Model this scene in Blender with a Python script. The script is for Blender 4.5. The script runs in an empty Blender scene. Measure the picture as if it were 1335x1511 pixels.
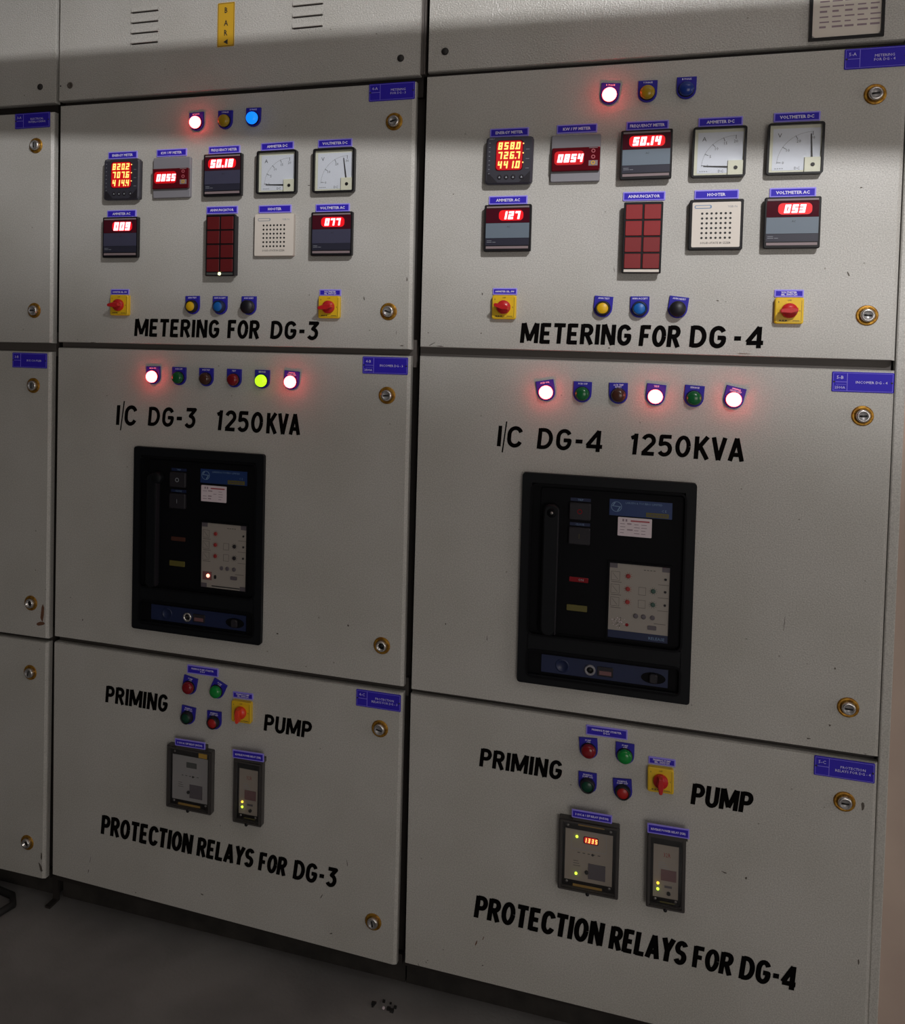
import bpy, math, random
from mathutils import Matrix, Vector
random.seed(7)
PI = math.pi
SC = bpy.context.scene
COL = SC.collection

# ------------------------------------------------------------------ camera
cam_d = bpy.data.cameras.new('camera')
cam = bpy.data.objects.new('camera', cam_d); COL.objects.link(cam)
cam_d.sensor_fit = 'HORIZONTAL'; cam_d.sensor_width = 36.0
cam_d.lens = 36.295
cam_d.shift_x = 0.12157; cam_d.shift_y = -0.15493
cam_d.clip_start = 0.05
cam.matrix_world = Matrix(((0.94800, -0.03190, 0.31666, 1.38476),
                           (0.31752, 0.02699, -0.94787, -1.91944),
                           (0.02169, 0.99913, 0.03572, 1.45812),
                           (0, 0, 0, 1)))
SC.camera = cam

# ------------------------------------------------------------------ world, lamps, exposure
w = bpy.data.worlds.new('world'); SC.world = w; w.use_nodes = True
bg = w.node_tree.nodes['Background']
bg.inputs[0].default_value = (1.0, 0.93, 0.86, 1); bg.inputs[1].default_value = 0.036
SC.view_settings.view_transform = 'Standard'; SC.view_settings.look = 'None'
SC.view_settings.gamma = 1.0; SC.view_settings.use_curve_mapping = False
SC.view_settings.exposure = 0.0

def area(name, loc, target, sx, sy, power, col):
    d = bpy.data.lights.new(name, 'AREA'); d.shape = 'RECTANGLE'; d.size = sx; d.size_y = sy
    d.energy = power; d.color = col
    o = bpy.data.objects.new(name, d); COL.objects.link(o)
    o.location = loc
    o.rotation_euler = (Vector(target) - Vector(loc)).to_track_quat('-Z', 'Y').to_euler()
    return o
LAMP = Vector((2.30, -2.3, 3.0))
area('lamp_light', LAMP, (1.1, 0, 1.7), 0.16, 0.10, 57, (1.0, 0.985, 0.99))
area('soft_fill_light', (3.1, -4.6, 1.1), (1.0, 0, 0.7), 1.8, 1.8, 32, (1.0, 0.93, 0.87))  # added soft fill from the right, no known source there
area('side_fill_light', (4.5, -1.1, 1.35), (0.9, 0, 0.9), 1.0, 1.5, 10, (1.0, 0.95, 0.91))  # added grazing fill that brightens the right-facing door folds

# ------------------------------------------------------------------ materials
MAT = {}
def mat(name, col, rough=0.5, metal=0.0, emit=None, es=1.0, spec=0.5, coat=0.0):
    m = bpy.data.materials.new(name); m.use_nodes = True
    b = m.node_tree.nodes['Principled BSDF']
    b.inputs['Base Color'].default_value = (*col, 1); b.inputs['Roughness'].default_value = rough
    b.inputs['Metallic'].default_value = metal; b.inputs['Specular IOR Level'].default_value = spec
    if coat: b.inputs['Coat Weight'].default_value = coat; b.inputs['Coat Roughness'].default_value = 0.08
    if emit:
        b.inputs['Emission Color'].default_value = (*emit, 1); b.inputs['Emission Strength'].default_value = es
    MAT[name] = m; return m
def nodes(m): return m.node_tree.nodes, m.node_tree.links, m.node_tree.nodes['Principled BSDF']
def add_noise(m, scale, a, b_, bump=0.0, bscale=None, bdist=0.001, detail=4.0, lo=.35, hi=.65):
    """colour varies between a and b_ with a noise; a second, finer noise bumps"""
    n, l, b = nodes(m)
    tc = n.new('ShaderNodeTexCoord'); no = n.new('ShaderNodeTexNoise'); cr = n.new('ShaderNodeValToRGB')
    l.new(tc.outputs['Object'], no.inputs['Vector'])
    no.inputs['Scale'].default_value = scale; no.inputs['Detail'].default_value = detail
    cr.color_ramp.elements[0].position = lo; cr.color_ramp.elements[1].position = hi
    cr.color_ramp.elements[0].color = (*a, 1); cr.color_ramp.elements[1].color = (*b_, 1)
    l.new(no.outputs['Fac'], cr.inputs['Fac']); l.new(cr.outputs['Color'], b.inputs['Base Color'])
    if bump:
        n2 = n.new('ShaderNodeTexNoise'); n2.inputs['Scale'].default_value = bscale or scale * 8
        n2.inputs['Detail'].default_value = 2.0
        l.new(tc.outputs['Object'], n2.inputs['Vector'])
        bp = n.new('ShaderNodeBump'); bp.inputs['Strength'].default_value = bump; bp.inputs['Distance'].default_value = bdist
        l.new(n2.outputs['Fac'], bp.inputs['Height']); l.new(bp.outputs['Normal'], b.inputs['Normal'])
    return cr

# cream-grey powder coat: orange-peel relief, faint grime clouds and specks of dirt
for pn, prough, pbump, pscale in (('paint', 0.42, 0.55, 330.0), ('paint_top', 0.20, 1.0, 300.0)):
    pa = mat(pn, (0.52, 0.50, 0.46), prough)
    n_, l_, b_ = nodes(pa)
    tc = n_.new('ShaderNodeTexCoord')
    g1 = n_.new('ShaderNodeTexNoise'); g1.inputs['Scale'].default_value = 5.0; g1.inputs['Detail'].default_value = 6.0
    r1 = n_.new('ShaderNodeValToRGB')
    r1.color_ramp.elements[0].position = 0.30; r1.color_ramp.elements[0].color = (0.475, 0.462, 0.425, 1)
    r1.color_ramp.elements[1].position = 0.62; r1.color_ramp.elements[1].color = (0.525, 0.512, 0.482, 1)
    g2 = n_.new('ShaderNodeTexNoise'); g2.inputs['Scale'].default_value = 420.0; g2.inputs['Detail'].default_value = 1.0
    r2 = n_.new('ShaderNodeValToRGB')
    r2.color_ramp.elements[0].position = 0.30; r2.color_ramp.elements[0].color = (0.82, 0.82, 0.82, 1)
    r2.color_ramp.elements[1].position = 0.70; r2.color_ramp.elements[1].color = (1.12, 1.12, 1.12, 1)
    g3 = n_.new('ShaderNodeTexVoronoi'); g3.inputs['Scale'].default_value = 20.0
    r3 = n_.new('ShaderNodeValToRGB')
    r3.color_ramp.elements[0].position = 0.018; r3.color_ramp.elements[0].color = (0.35, 0.32, 0.28, 1)
    r3.color_ramp.elements[1].position = 0.045; r3.color_ramp.elements[1].color = (1, 1, 1, 1)
    mx1 = n_.new('ShaderNodeMixRGB'); mx1.blend_type = 'MULTIPLY'; mx1.inputs[0].default_value = 1
    mx2 = n_.new('ShaderNodeMixRGB'); mx2.blend_type = 'MULTIPLY'; mx2.inputs[0].default_value = 0.75
    for g in (g1, g2, g3): l_.new(tc.outputs['Object'], g.inputs['Vector'])
    l_.new(g1.outputs['Fac'], r1.inputs['Fac']); l_.new(g2.outputs['Fac'], r2.inputs['Fac']); l_.new(g3.outputs['Distance'], r3.inputs['Fac'])
    l_.new(r1.outputs['Color'], mx1.inputs[1]); l_.new(r2.outputs['Color'], mx1.inputs[2])
    l_.new(mx1.outputs['Color'], mx2.inputs[1]); l_.new(r3.outputs['Color'], mx2.inputs[2])
    l_.new(mx2.outputs['Color'], b_.inputs['Base Color'])
    g4 = n_.new('ShaderNodeTexNoise'); g4.inputs['Scale'].default_value = pscale; g4.inputs['Detail'].default_value = 2.0
    bu = n_.new('ShaderNodeBump'); bu.inputs['Strength'].default_value = pbump; bu.inputs['Distance'].default_value = 0.0006 if pn == 'paint' else 0.0016
    l_.new(tc.outputs['Object'], g4.inputs['Vector']); l_.new(g4.outputs['Fac'], bu.inputs['Height']); l_.new(bu.outputs['Normal'], b_.inputs['Normal'])

mat('frame_paint', (0.10, 0.088, 0.080), 0.6)
mat('rail_brown', (0.05, 0.043, 0.038), 0.65)
mat('gap_black', (0.018, 0.014, 0.012), 0.7)
m = mat('plinth', (0.05, 0.042, 0.036), 0.8); add_noise(m, 14, (0.016, 0.014, 0.012), (0.036, 0.031, 0.027), 0.3, 90)
m = mat('concrete', (0.1, 0.095, 0.09), 0.75); add_noise(m, 3.2, (0.155, 0.148, 0.146), (0.25, 0.24, 0.235), 0.35, 120, 0.002, 8)
m = mat('wall_plaster', (0.55, 0.43, 0.36), 0.85); add_noise(m, 4, (0.5, 0.39, 0.33), (0.6, 0.48, 0.4), 0.3, 60)
m = mat('ceiling_plaster', (0.6, 0.58, 0.55), 0.9); add_noise(m, 4, (0.55, 0.53, 0.5), (0.62, 0.6, 0.57), 0.2, 60)
m = mat('galvanised', (0.45, 0.46, 0.47), 0.45, 0.8); add_noise(m, 40, (0.4, 0.41, 0.42), (0.52, 0.53, 0.54))
mat('lettering_black', (0.003, 0.0025, 0.0025), 0.85, spec=0.05)
m = mat('brass', (0.50, 0.27, 0.045), 0.38, 0.65); add_noise(m, 160, (0.26, 0.11, 0.012), (0.52, 0.28, 0.035), 0.2, 300)
mat('chrome', (0.66, 0.64, 0.62), 0.24, 0.9)
mat('lock_face', (0.34, 0.33, 0.33), 0.35, 0.35)
mat('slot_black', (0.004, 0.004, 0.004), 0.5)
mat('black_plastic', (0.006, 0.0055, 0.007), 0.42, spec=0.3)
mat('dark_plastic', (0.020, 0.018, 0.023), 0.45, spec=0.3)
mat('breaker_black', (0.0028, 0.0030, 0.0045), 0.6, spec=0.12)
mat('breaker_grey', (0.0042, 0.0052, 0.0072), 0.5, spec=0.2)
mat('charcoal', (0.038, 0.037, 0.050), 0.45, spec=0.4)
mat('blue_plate', (0.034, 0.018, 0.50), 0.5, spec=0.25)
mat('blue_plate_edge', (0.34, 0.29, 0.92), 0.5, spec=0.3)
mat('engraving', (0.78, 0.74, 0.98), 0.5)
mat('legend_blue', (0.026, 0.020, 0.36), 0.5, spec=0.3)
mat('maroon_window', (0.065, 0.006, 0.014), 0.12, coat=0.3)
mat('red_window', (0.10, 0.003, 0.008), 0.15, coat=0.3)
mat('slate_blue', (0.145, 0.185, 0.23), 0.35)
mat('slate_dark', (0.055, 0.055, 0.095), 0.35)
mat('navy_strip', (0.025, 0.025, 0.042), 0.35)
mat('pinkish_strip', (0.26, 0.20, 0.21), 0.3)
mat('grey_flange', (0.24, 0.235, 0.26), 0.45)
mat('print_grey', (0.32, 0.34, 0.38), 0.5)
mat('print_black', (0.02, 0.02, 0.02), 0.5)
mat('dial_white', (0.84, 0.89, 0.98), 0.45)
mat('dial_cream', (0.84, 0.85, 0.68), 0.4)
mat('dial_print', (0.07, 0.075, 0.09), 0.5)
mat('cream_plate', (0.72, 0.66, 0.59), 0.45)
mat('buzzer_case', (0.48, 0.43, 0.38), 0.5)
mat('annunciator_red', (0.27, 0.006, 0.009), 0.5)
mat('annunciator_dull', (0.115, 0.004, 0.006), 0.5)
mat('annunciator_mid', (0.20, 0.005, 0.008), 0.5)
mat('switch_yellow', (0.80, 0.52, 0.015), 0.4)
mat('switch_red', (0.55, 0.016, 0.02), 0.3)
mat('orange_red', (0.80, 0.05, 0.02), 0.3)
mat('yellow_cap', (0.80, 0.47, 0.008), 0.4)
mat('blue_cap', (0.008, 0.13, 0.46), 0.4)
mat('black_cap', (0.008, 0.007, 0.012), 0.45)
mat('green_cap', (0.006, 0.10, 0.045), 0.35)
mat('dark_green_cap', (0.004, 0.055, 0.03), 0.35)
mat('red_cap', (0.42, 0.014, 0.014), 0.35)
mat('lens_green', (0.004, 0.11, 0.03), 0.22)
mat('lens_bright_green', (0.005, 0.24, 0.04), 0.22)
mat('lens_brown', (0.065, 0.022, 0.014), 0.22)
mat('lens_red', (0.22, 0.006, 0.012), 0.22)
mat('lens_amber', (0.42, 0.27, 0.01), 0.25)
mat('lens_blue', (0.008, 0.035, 0.26), 0.25)
mat('lens_red_lit', (0.4, 0.01, 0.02), 0.3, emit=(1.0, 0.055, 0.058), es=20)
mat('lens_blue_lit', (0.02, 0.1, 0.5), 0.3, emit=(0.001, 0.19, 1.0), es=1.35)
mat('lens_green_lit', (0.1, 0.5, 0.02), 0.3, emit=(0.50, 1.0, 0.012), es=1.25)
mat('digit_white', (0.5, 0.1, 0.1), 0.4, emit=(1.0, 0.10, 0.11), es=12.0)
mat('digit_yellow', (0.5, 0.2, 0.05), 0.4, emit=(1.0, 0.56, 0.14), es=1.6)
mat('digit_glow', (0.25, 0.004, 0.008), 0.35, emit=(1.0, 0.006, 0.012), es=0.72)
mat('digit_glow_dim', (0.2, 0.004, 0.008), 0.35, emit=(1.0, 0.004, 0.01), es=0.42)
mat('led_green', (0.3, 0.5, 0.02), 0.3, emit=(0.62, 1.0, 0.05), es=2.4)
mat('led_yellow', (0.5, 0.4, 0.02), 0.3, emit=(1.0, 0.62, 0.04), es=2.2)
mat('led_red', (0.5, 0.05, 0.02), 0.3, emit=(1.0, 0.30, 0.20), es=4.0)
mat('led_white', (0.6, 0.6, 0.4), 0.3, emit=(0.9, 1.0, 0.45), es=2.6)
mat('paper_white', (0.72, 0.62, 0.66), 0.6)
mat('paper_print', (0.30, 0.22, 0.26), 0.6)
mat('paper_red', (0.42, 0.08, 0.10), 0.6)
mat('maker_blue', (0.008, 0.032, 0.14), 0.4)
mat('maker_text', (0.16, 0.26, 0.42), 0.5)
mat('olive_label', (0.11, 0.095, 0.015), 0.5)
mat('trip_face', (0.31, 0.28, 0.25), 0.5)
mat('trip_print', (0.08, 0.065, 0.06), 0.5)
mat('trip_red', (0.30, 0.02, 0.02), 0.5)
mat('trip_green', (0.03, 0.075, 0.06), 0.5)
mat('strip_blue', (0.007, 0.015, 0.062), 0.4)
mat('relay_frame', (0.050, 0.045, 0.043), 0.35)
mat('relay_inner', (0.025, 0.022, 0.024), 0.5)
mat('relay_face', (0.34, 0.33, 0.33), 0.5)
mat('relay_face_warm', (0.36, 0.31, 0.26), 0.5)
mat('relay_patch', (0.10, 0.085, 0.10), 0.5)
mat('relay_patch_red', (0.17, 0.075, 0.08), 0.5)
mat('lcd_grey', (0.075, 0.08, 0.075), 0.3)
mat('yellow_sticker', (0.62, 0.36, 0.02), 0.5)
mat('ochre_strip', (0.34, 0.20, 0.035), 0.5)
mat('screw_metal', (0.35, 0.33, 0.32), 0.35, 0.9)
mat('dark_bolt', (0.02, 0.018, 0.017), 0.55)
mat('rubber', (0.012, 0.011, 0.011), 0.7)
mat('wear_dark', (0.10, 0.085, 0.07), 0.7)
mat('rust', (0.14, 0.06, 0.03), 0.8)
mat('fixture_white', (0.7, 0.7, 0.68), 0.4)
mat('tube_lit', (0.8, 0.8, 0.8), 0.4, emit=(1, 0.985, 0.99), es=1.0)
# clear cover pane: mostly see-through with a gloss
gm = bpy.data.materials.new('clear_cover'); gm.use_nodes = True; MAT['clear_cover'] = gm
nt = gm.node_tree; nt.nodes.clear()
out = nt.nodes.new('ShaderNodeOutputMaterial'); mx = nt.nodes.new('ShaderNodeMixShader')
tr = nt.nodes.new('ShaderNodeBsdfTransparent'); gl = nt.nodes.new('ShaderNodeBsdfGlossy'); gl.inputs['Roughness'].default_value = 0.06
tr.inputs[0].default_value = (0.97, 0.97, 0.97, 1)
mx.inputs[0].default_value = 0.05
nt.links.new(tr.outputs[0], mx.inputs[1]); nt.links.new(gl.outputs[0], mx.inputs[2]); nt.links.new(mx.outputs[0], out.inputs[0])

# ------------------------------------------------------------------ mesh builder: u right, v up, d outward (= -Y)
class MB:
    def __init__(s): s.v = []; s.f = []; s.mi = []; s.m = []
    def _m(s, m):
        if m not in s.m: s.m.append(m)
        return s.m.index(m)
    def add(s, vs, fs, m):
        o = len(s.v); k = s._m(m)
        s.v += [(a, -c, b) for a, b, c in vs]
        for f in fs: s.f.append(tuple(o + i for i in f)); s.mi.append(k)
    def prism(s, pts, d0, d1, m, bev=0.0, scale_in=None):
        """outline (counter-clockwise seen from the front) pushed from d0 to d1, front edge chamfered by bev"""
        n = len(pts)
        rings = [[(a, b, d0) for a, b in pts]]
        if bev > 0:
            cx = sum(a for a, b in pts) / n; cy = sum(b for a, b in pts) / n
            rx = max(a for a, b in pts) - cx; ry = max(b for a, b in pts) - cy
            rings.append([(a, b, d1 - bev) for a, b in pts])
            rings.append([(cx + (a - cx) * (1 - bev / max(rx, 1e-6)), cy + (b - cy) * (1 - bev / max(ry, 1e-6)), d1) for a, b in pts])
        else:
            rings.append([(a, b, d1) for a, b in pts])
        vs = [p for r in rings for p in r]; fs = []
        for k in range(len(rings) - 1):
            for i in range(n):
                j = (i + 1) % n
                fs.append((k * n + i, k * n + j, (k + 1) * n + j, (k + 1) * n + i))
        fs.append(tuple(range((len(rings) - 1) * n, len(rings) * n)))
        fs.append(tuple(reversed(range(n))))
        s.add(vs, fs, m)
    def box(s, u0, u1, v0, v1, d0, d1, m, bev=0.0):
        s.prism([(u0, v0), (u1, v0), (u1, v1), (u0, v1)], d0, d1, m, bev)
    def rbox(s, cu, cv, w, h, r, d0, d1, m, bev=0.0, k=3):
        s.prism(rr(cu, cv, w, h, r, k), d0, d1, m, bev)
    def cyl(s, cu, cv, r, d0, d1, m, bev=0.0, n=20):
        s.prism([(cu + r * math.cos(2 * PI * i / n), cv + r * math.sin(2 * PI * i / n)) for i in range(n)], d0, d1, m, bev)
    def lathe(s, cu, cv, prof, m, n=20):
        """prof = [(radius, d)...] from back to front; closes at radius 0"""
        vs = []; fs = []; rows = []
        for r, d in prof:
            if r <= 0: rows.append([len(vs)]); vs.append((cu, cv, d))
            else:
                rows.append(list(range(len(vs), len(vs) + n)))
                vs += [(cu + r * math.cos(2 * PI * i / n), cv + r * math.sin(2 * PI * i / n), d) for i in range(n)]
        for a, b in zip(rows, rows[1:]):
            for i in range(n):
                j = (i + 1) % n
                if len(b) == 1 and len(a) == 1: continue
                if len(b) == 1: fs.append((a[i], a[j], b[0]))
                elif len(a) == 1: fs.append((a[0], b[j], b[i]))
                else: fs.append((a[i], a[j], b[j], b[i]))
        s.add(vs, fs, m)
    def frame(s, cu, cv, w, h, t, d0, d1, m, r=0.0, k=3):
        """hollow rectangular frame of border t"""
        o = rr(cu, cv, w, h, r, k) if r else rr(cu, cv, w, h, 1e-4, k)
        i_ = rr(cu, cv, w - 2 * t, h - 2 * t, max(r - t, 1e-4), k)
        n = len(o)
        vs = [(a, b, d0) for a, b in o] + [(a, b, d1) for a, b in o] + [(a, b, d1) for a, b in i_] + [(a, b, d0) for a, b in i_]
        fs = []
        for a in range(3):
            for i in range(n):
                j = (i + 1) % n
                fs.append((a * n + i, a * n + j, (a + 1) * n + j, (a + 1) * n + i))
        s.add(vs, fs, m)
    def text(s, t, size, cu, cv, d, m, slant=0.0, wide=1.0, bold=0.0, maxw=None, align='c'):
        vs, fs, w_ = text_geo(t, bold)
        k = size / 0.72
        kw = k * wide
        if maxw and w_ * kw > maxw: kw = maxw / w_
        ox = cu - (w_ * kw / 2 if align == 'c' else 0)
        s.add([(ox + a * kw + b * k * slant, cv - size / 2 + b * k, d) for a, b in vs], fs, m)
    def seg(s, t, h, cu, cv, d, m, slant=0.12, th=0.15, gap=0.30, wr=0.55):
        """seven-segment digits, cap height h, centred"""
        wd = h * wr; adv = wd + h * gap; n = sum(1 for c in t if c != '.')
        x = cu - (adv * n - h * gap) / 2; T = h * th
        S7 = {'0': 'abcdef', '1': 'bc', '2': 'abged', '3': 'abgcd', '4': 'fgbc', '5': 'afgcd', '6': 'afgedc', '7': 'abc', '8': 'abcdefg', '9': 'abcdfg', ' ': ''}
        for c in t:
            if c == '.':
                px = x - h * gap * 0.55
                s.add([(px + a, cv - h / 2 + b, d) for a, b in ((0, 0), (T, 0), (T, T), (0, T))], [(0, 1, 2, 3)], m); continue
            R = {'a': (0, h - T, wd, h), 'g': (0, h / 2 - T / 2, wd, h / 2 + T / 2), 'd': (0, 0, wd, T), 'f': (0, h / 2, T, h), 'e': (0, 0, T, h / 2), 'b': (wd - T, h / 2, wd, h), 'c': (wd - T, 0, wd, h / 2)}
            for q in S7[c]:
                a0, b0, a1, b1 = R[q]; e = T * 0.12
                P = [(a0 + e, b0), (a1 - e, b0), (a1, b0 + e), (a1, b1 - e), (a1 - e, b1), (a0 + e, b1), (a0, b1 - e), (a0, b0 + e)]
                s.add([(x + a + (b - h / 2) * slant, cv - h / 2 + b, d) for a, b in P], [tuple(range(8))], m)
            x += adv
    def build(s, name, parent=None, smooth=False, kind=None, label=None):
        me = bpy.data.meshes.new(name); me.from_pydata(s.v, [], s.f)
        for m in s.m: me.materials.append(MAT[m])
        me.polygons.foreach_set('material_index', s.mi)
        if smooth: me.polygons.foreach_set('use_smooth', [True] * len(me.polygons))
        me.update()
        o = bpy.data.objects.new(name, me); COL.objects.link(o)
        if parent: o.parent = parent
        if kind: o['kind'] = kind
        if label: o['label'] = label
        return o
def rr(cu, cv, w, h, r, k=3):
    r = min(r, w / 2 - 1e-6, h / 2 - 1e-6); P = []
    for qx, qy, a0 in ((1, -1, -90), (1, 1, 0), (-1, 1, 90), (-1, -1, 180)):
        for i in range(k + 1):
            a = math.radians(a0 + 90 * i / k)
            P.append((cu + qx * (w / 2 - r) + r * math.cos(a), cv + qy * (h / 2 - r) + r * math.sin(a)))
    return P
_T = {}
def text_geo(t, bold=0.0):
    if (t, bold) in _T: return _T[(t, bold)]
    c = bpy.data.curves.new('t', 'FONT'); c.body = t; c.size = 1.0; c.resolution_u = 1; c.offset = bold; c.fill_mode = 'FRONT'; c.extrude = 0
    o = bpy.data.objects.new('t', c)
    me = o.to_mesh()
    vs = [(v.co.x, v.co.y) for v in me.vertices]; fs = [tuple(p.vertices) for p in me.polygons]
    o.to_mesh_clear(); bpy.data.objects.remove(o); bpy.data.curves.remove(c)
    x0 = min(a for a, b in vs); x1 = max(a for a, b in vs)
    vs = [(a - x0, b) for a, b in vs]
    _T[(t, bold)] = (vs, fs, x1 - x0); return _T[(t, bold)]

def thing(name, label, cat, x=0, z=0, rot=0.0, group=None, y=0.0):
    o = bpy.data.objects.new(name, None); COL.objects.link(o)
    o.empty_display_size = 0.02
    o.location = (x, y, z); o.rotation_euler = (0, -math.radians(rot), 0)
    o['label'] = label; o['category'] = cat
    if group: o['group'] = group
    return o
def structure(name, mb):
    o = mb.build(name); o['kind'] = 'structure'; return o

# ------------------------------------------------------------------ setting
mb = MB(); mb.add([(-1.6, 0, 5.2), (5.0, 0, 5.2), (5.0, 0, -1.2), (-1.6, 0, -1.2)], [(0, 1, 2, 3)], 'concrete')
structure('floor', mb)
mb = MB(); mb.box(1.838, 5.0, 0.0, 3.3, -1.1, -0.014, 'wall_plaster')
structure('wall_right', mb)
mb = MB(); mb.box(-1.6, 5.0, 0.0, 3.3, -1.2, -1.1, 'wall_plaster')
structure('wall_back', mb)
mb = MB(); mb.add([(-1.6, 3.3, 5.2), (5.0, 3.3, 5.2), (5.0, 3.3, -1.2), (-1.6, 3.3, -1.2)], [(3, 2, 1, 0)], 'ceiling_plaster')
structure('ceiling', mb)

# ------------------------------------------------------------------ cabinets
def zquad(q): return [(x, z) for x, z in q]      # TL TR BR BL
def door_mesh(q, right_fold=0.0072, m='paint'):
    """sheet-metal door front: flat face, rolled right edge, folded sides 20 mm deep"""
    (tlx, tlz), (trx, trz), (brx, brz), (blx, blz) = q
    e = 0.0015
    outer = [(blx, blz), (brx + right_fold, brz), (trx + right_fold, trz), (tlx, tlz)]
    inner = [(blx + e, blz + e), (brx, brz + e), (trx, trz - e), (tlx + e, tlz - e)]
    mid = [(blx, blz), (brx + right_fold * .88, brz), (trx + right_fold * .88, trz), (tlx, tlz)]
    mb = MB()
    vs = [(a, b, -0.020) for a, b in outer] + [(a, b, -0.0095) for a, b in outer] + [(a, b, -0.0052) for a, b in mid] + [(a, b, 0.0) for a, b in inner]
    fs = []
    for k in range(3):
        for i in range(4):
            j = (i + 1) % 4; fs.append((k * 4 + i, k * 4 + j, (k + 1) * 4 + j, (k + 1) * 4 + i))
    fs.append((12, 13, 14, 15)); fs.append((3, 2, 1, 0))
    mb.add(vs, fs, m); return mb

def lock_parts(door, x, z, ang, hollow=False, wear=1.0):
    mb = MB(); R = 0.0190 * wear
    n = 22
    prof = [(R, 0.0), (R * 0.99, 0.0016), (R * 0.90, 0.0024), (0.0125, 0.0022), (0.0125, 0.0)]
    mb.lathe(x, z, prof, 'brass', n)
    mb.build('lock_washer', door, True)
    mb = MB()
    if hollow:
        mb.lathe(x, z, [(0.0118, 0.0), (0.0118, 0.008), (0.0105, 0.0105), (0.0078, 0.0105), (0.0072, 0.004), (0, 0.004)], 'chrome', n)
        mb.cyl(x, z, 0.0062, 0.0042, 0.0046, 'slot_black', n=10)
    else:
        mb.lathe(x, z, [(0.0122, 0.0), (0.0122, 0.007), (0.0114, 0.0096), (0.0100, 0.0104), (0.0090, 0.0104)], 'chrome', n); mb.lathe(x, z, [(0.0090, 0.0104), (0.0088, 0.0098), (0, 0.0098)], 'lock_face', n)
        c, s_ = math.cos(ang), math.sin(ang)
        P = [(x + c * a - s_ * b, z + s_ * a + c * b) for a, b in ((-0.0066, -0.0016), (0.0066, -0.0016), (0.0066, 0.0016), (-0.0066, 0.0016))]
        mb.prism(P, 0.0096, 0.0102, 'slot_black')
    mb.build('lock_cylinder', door, True)

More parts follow.
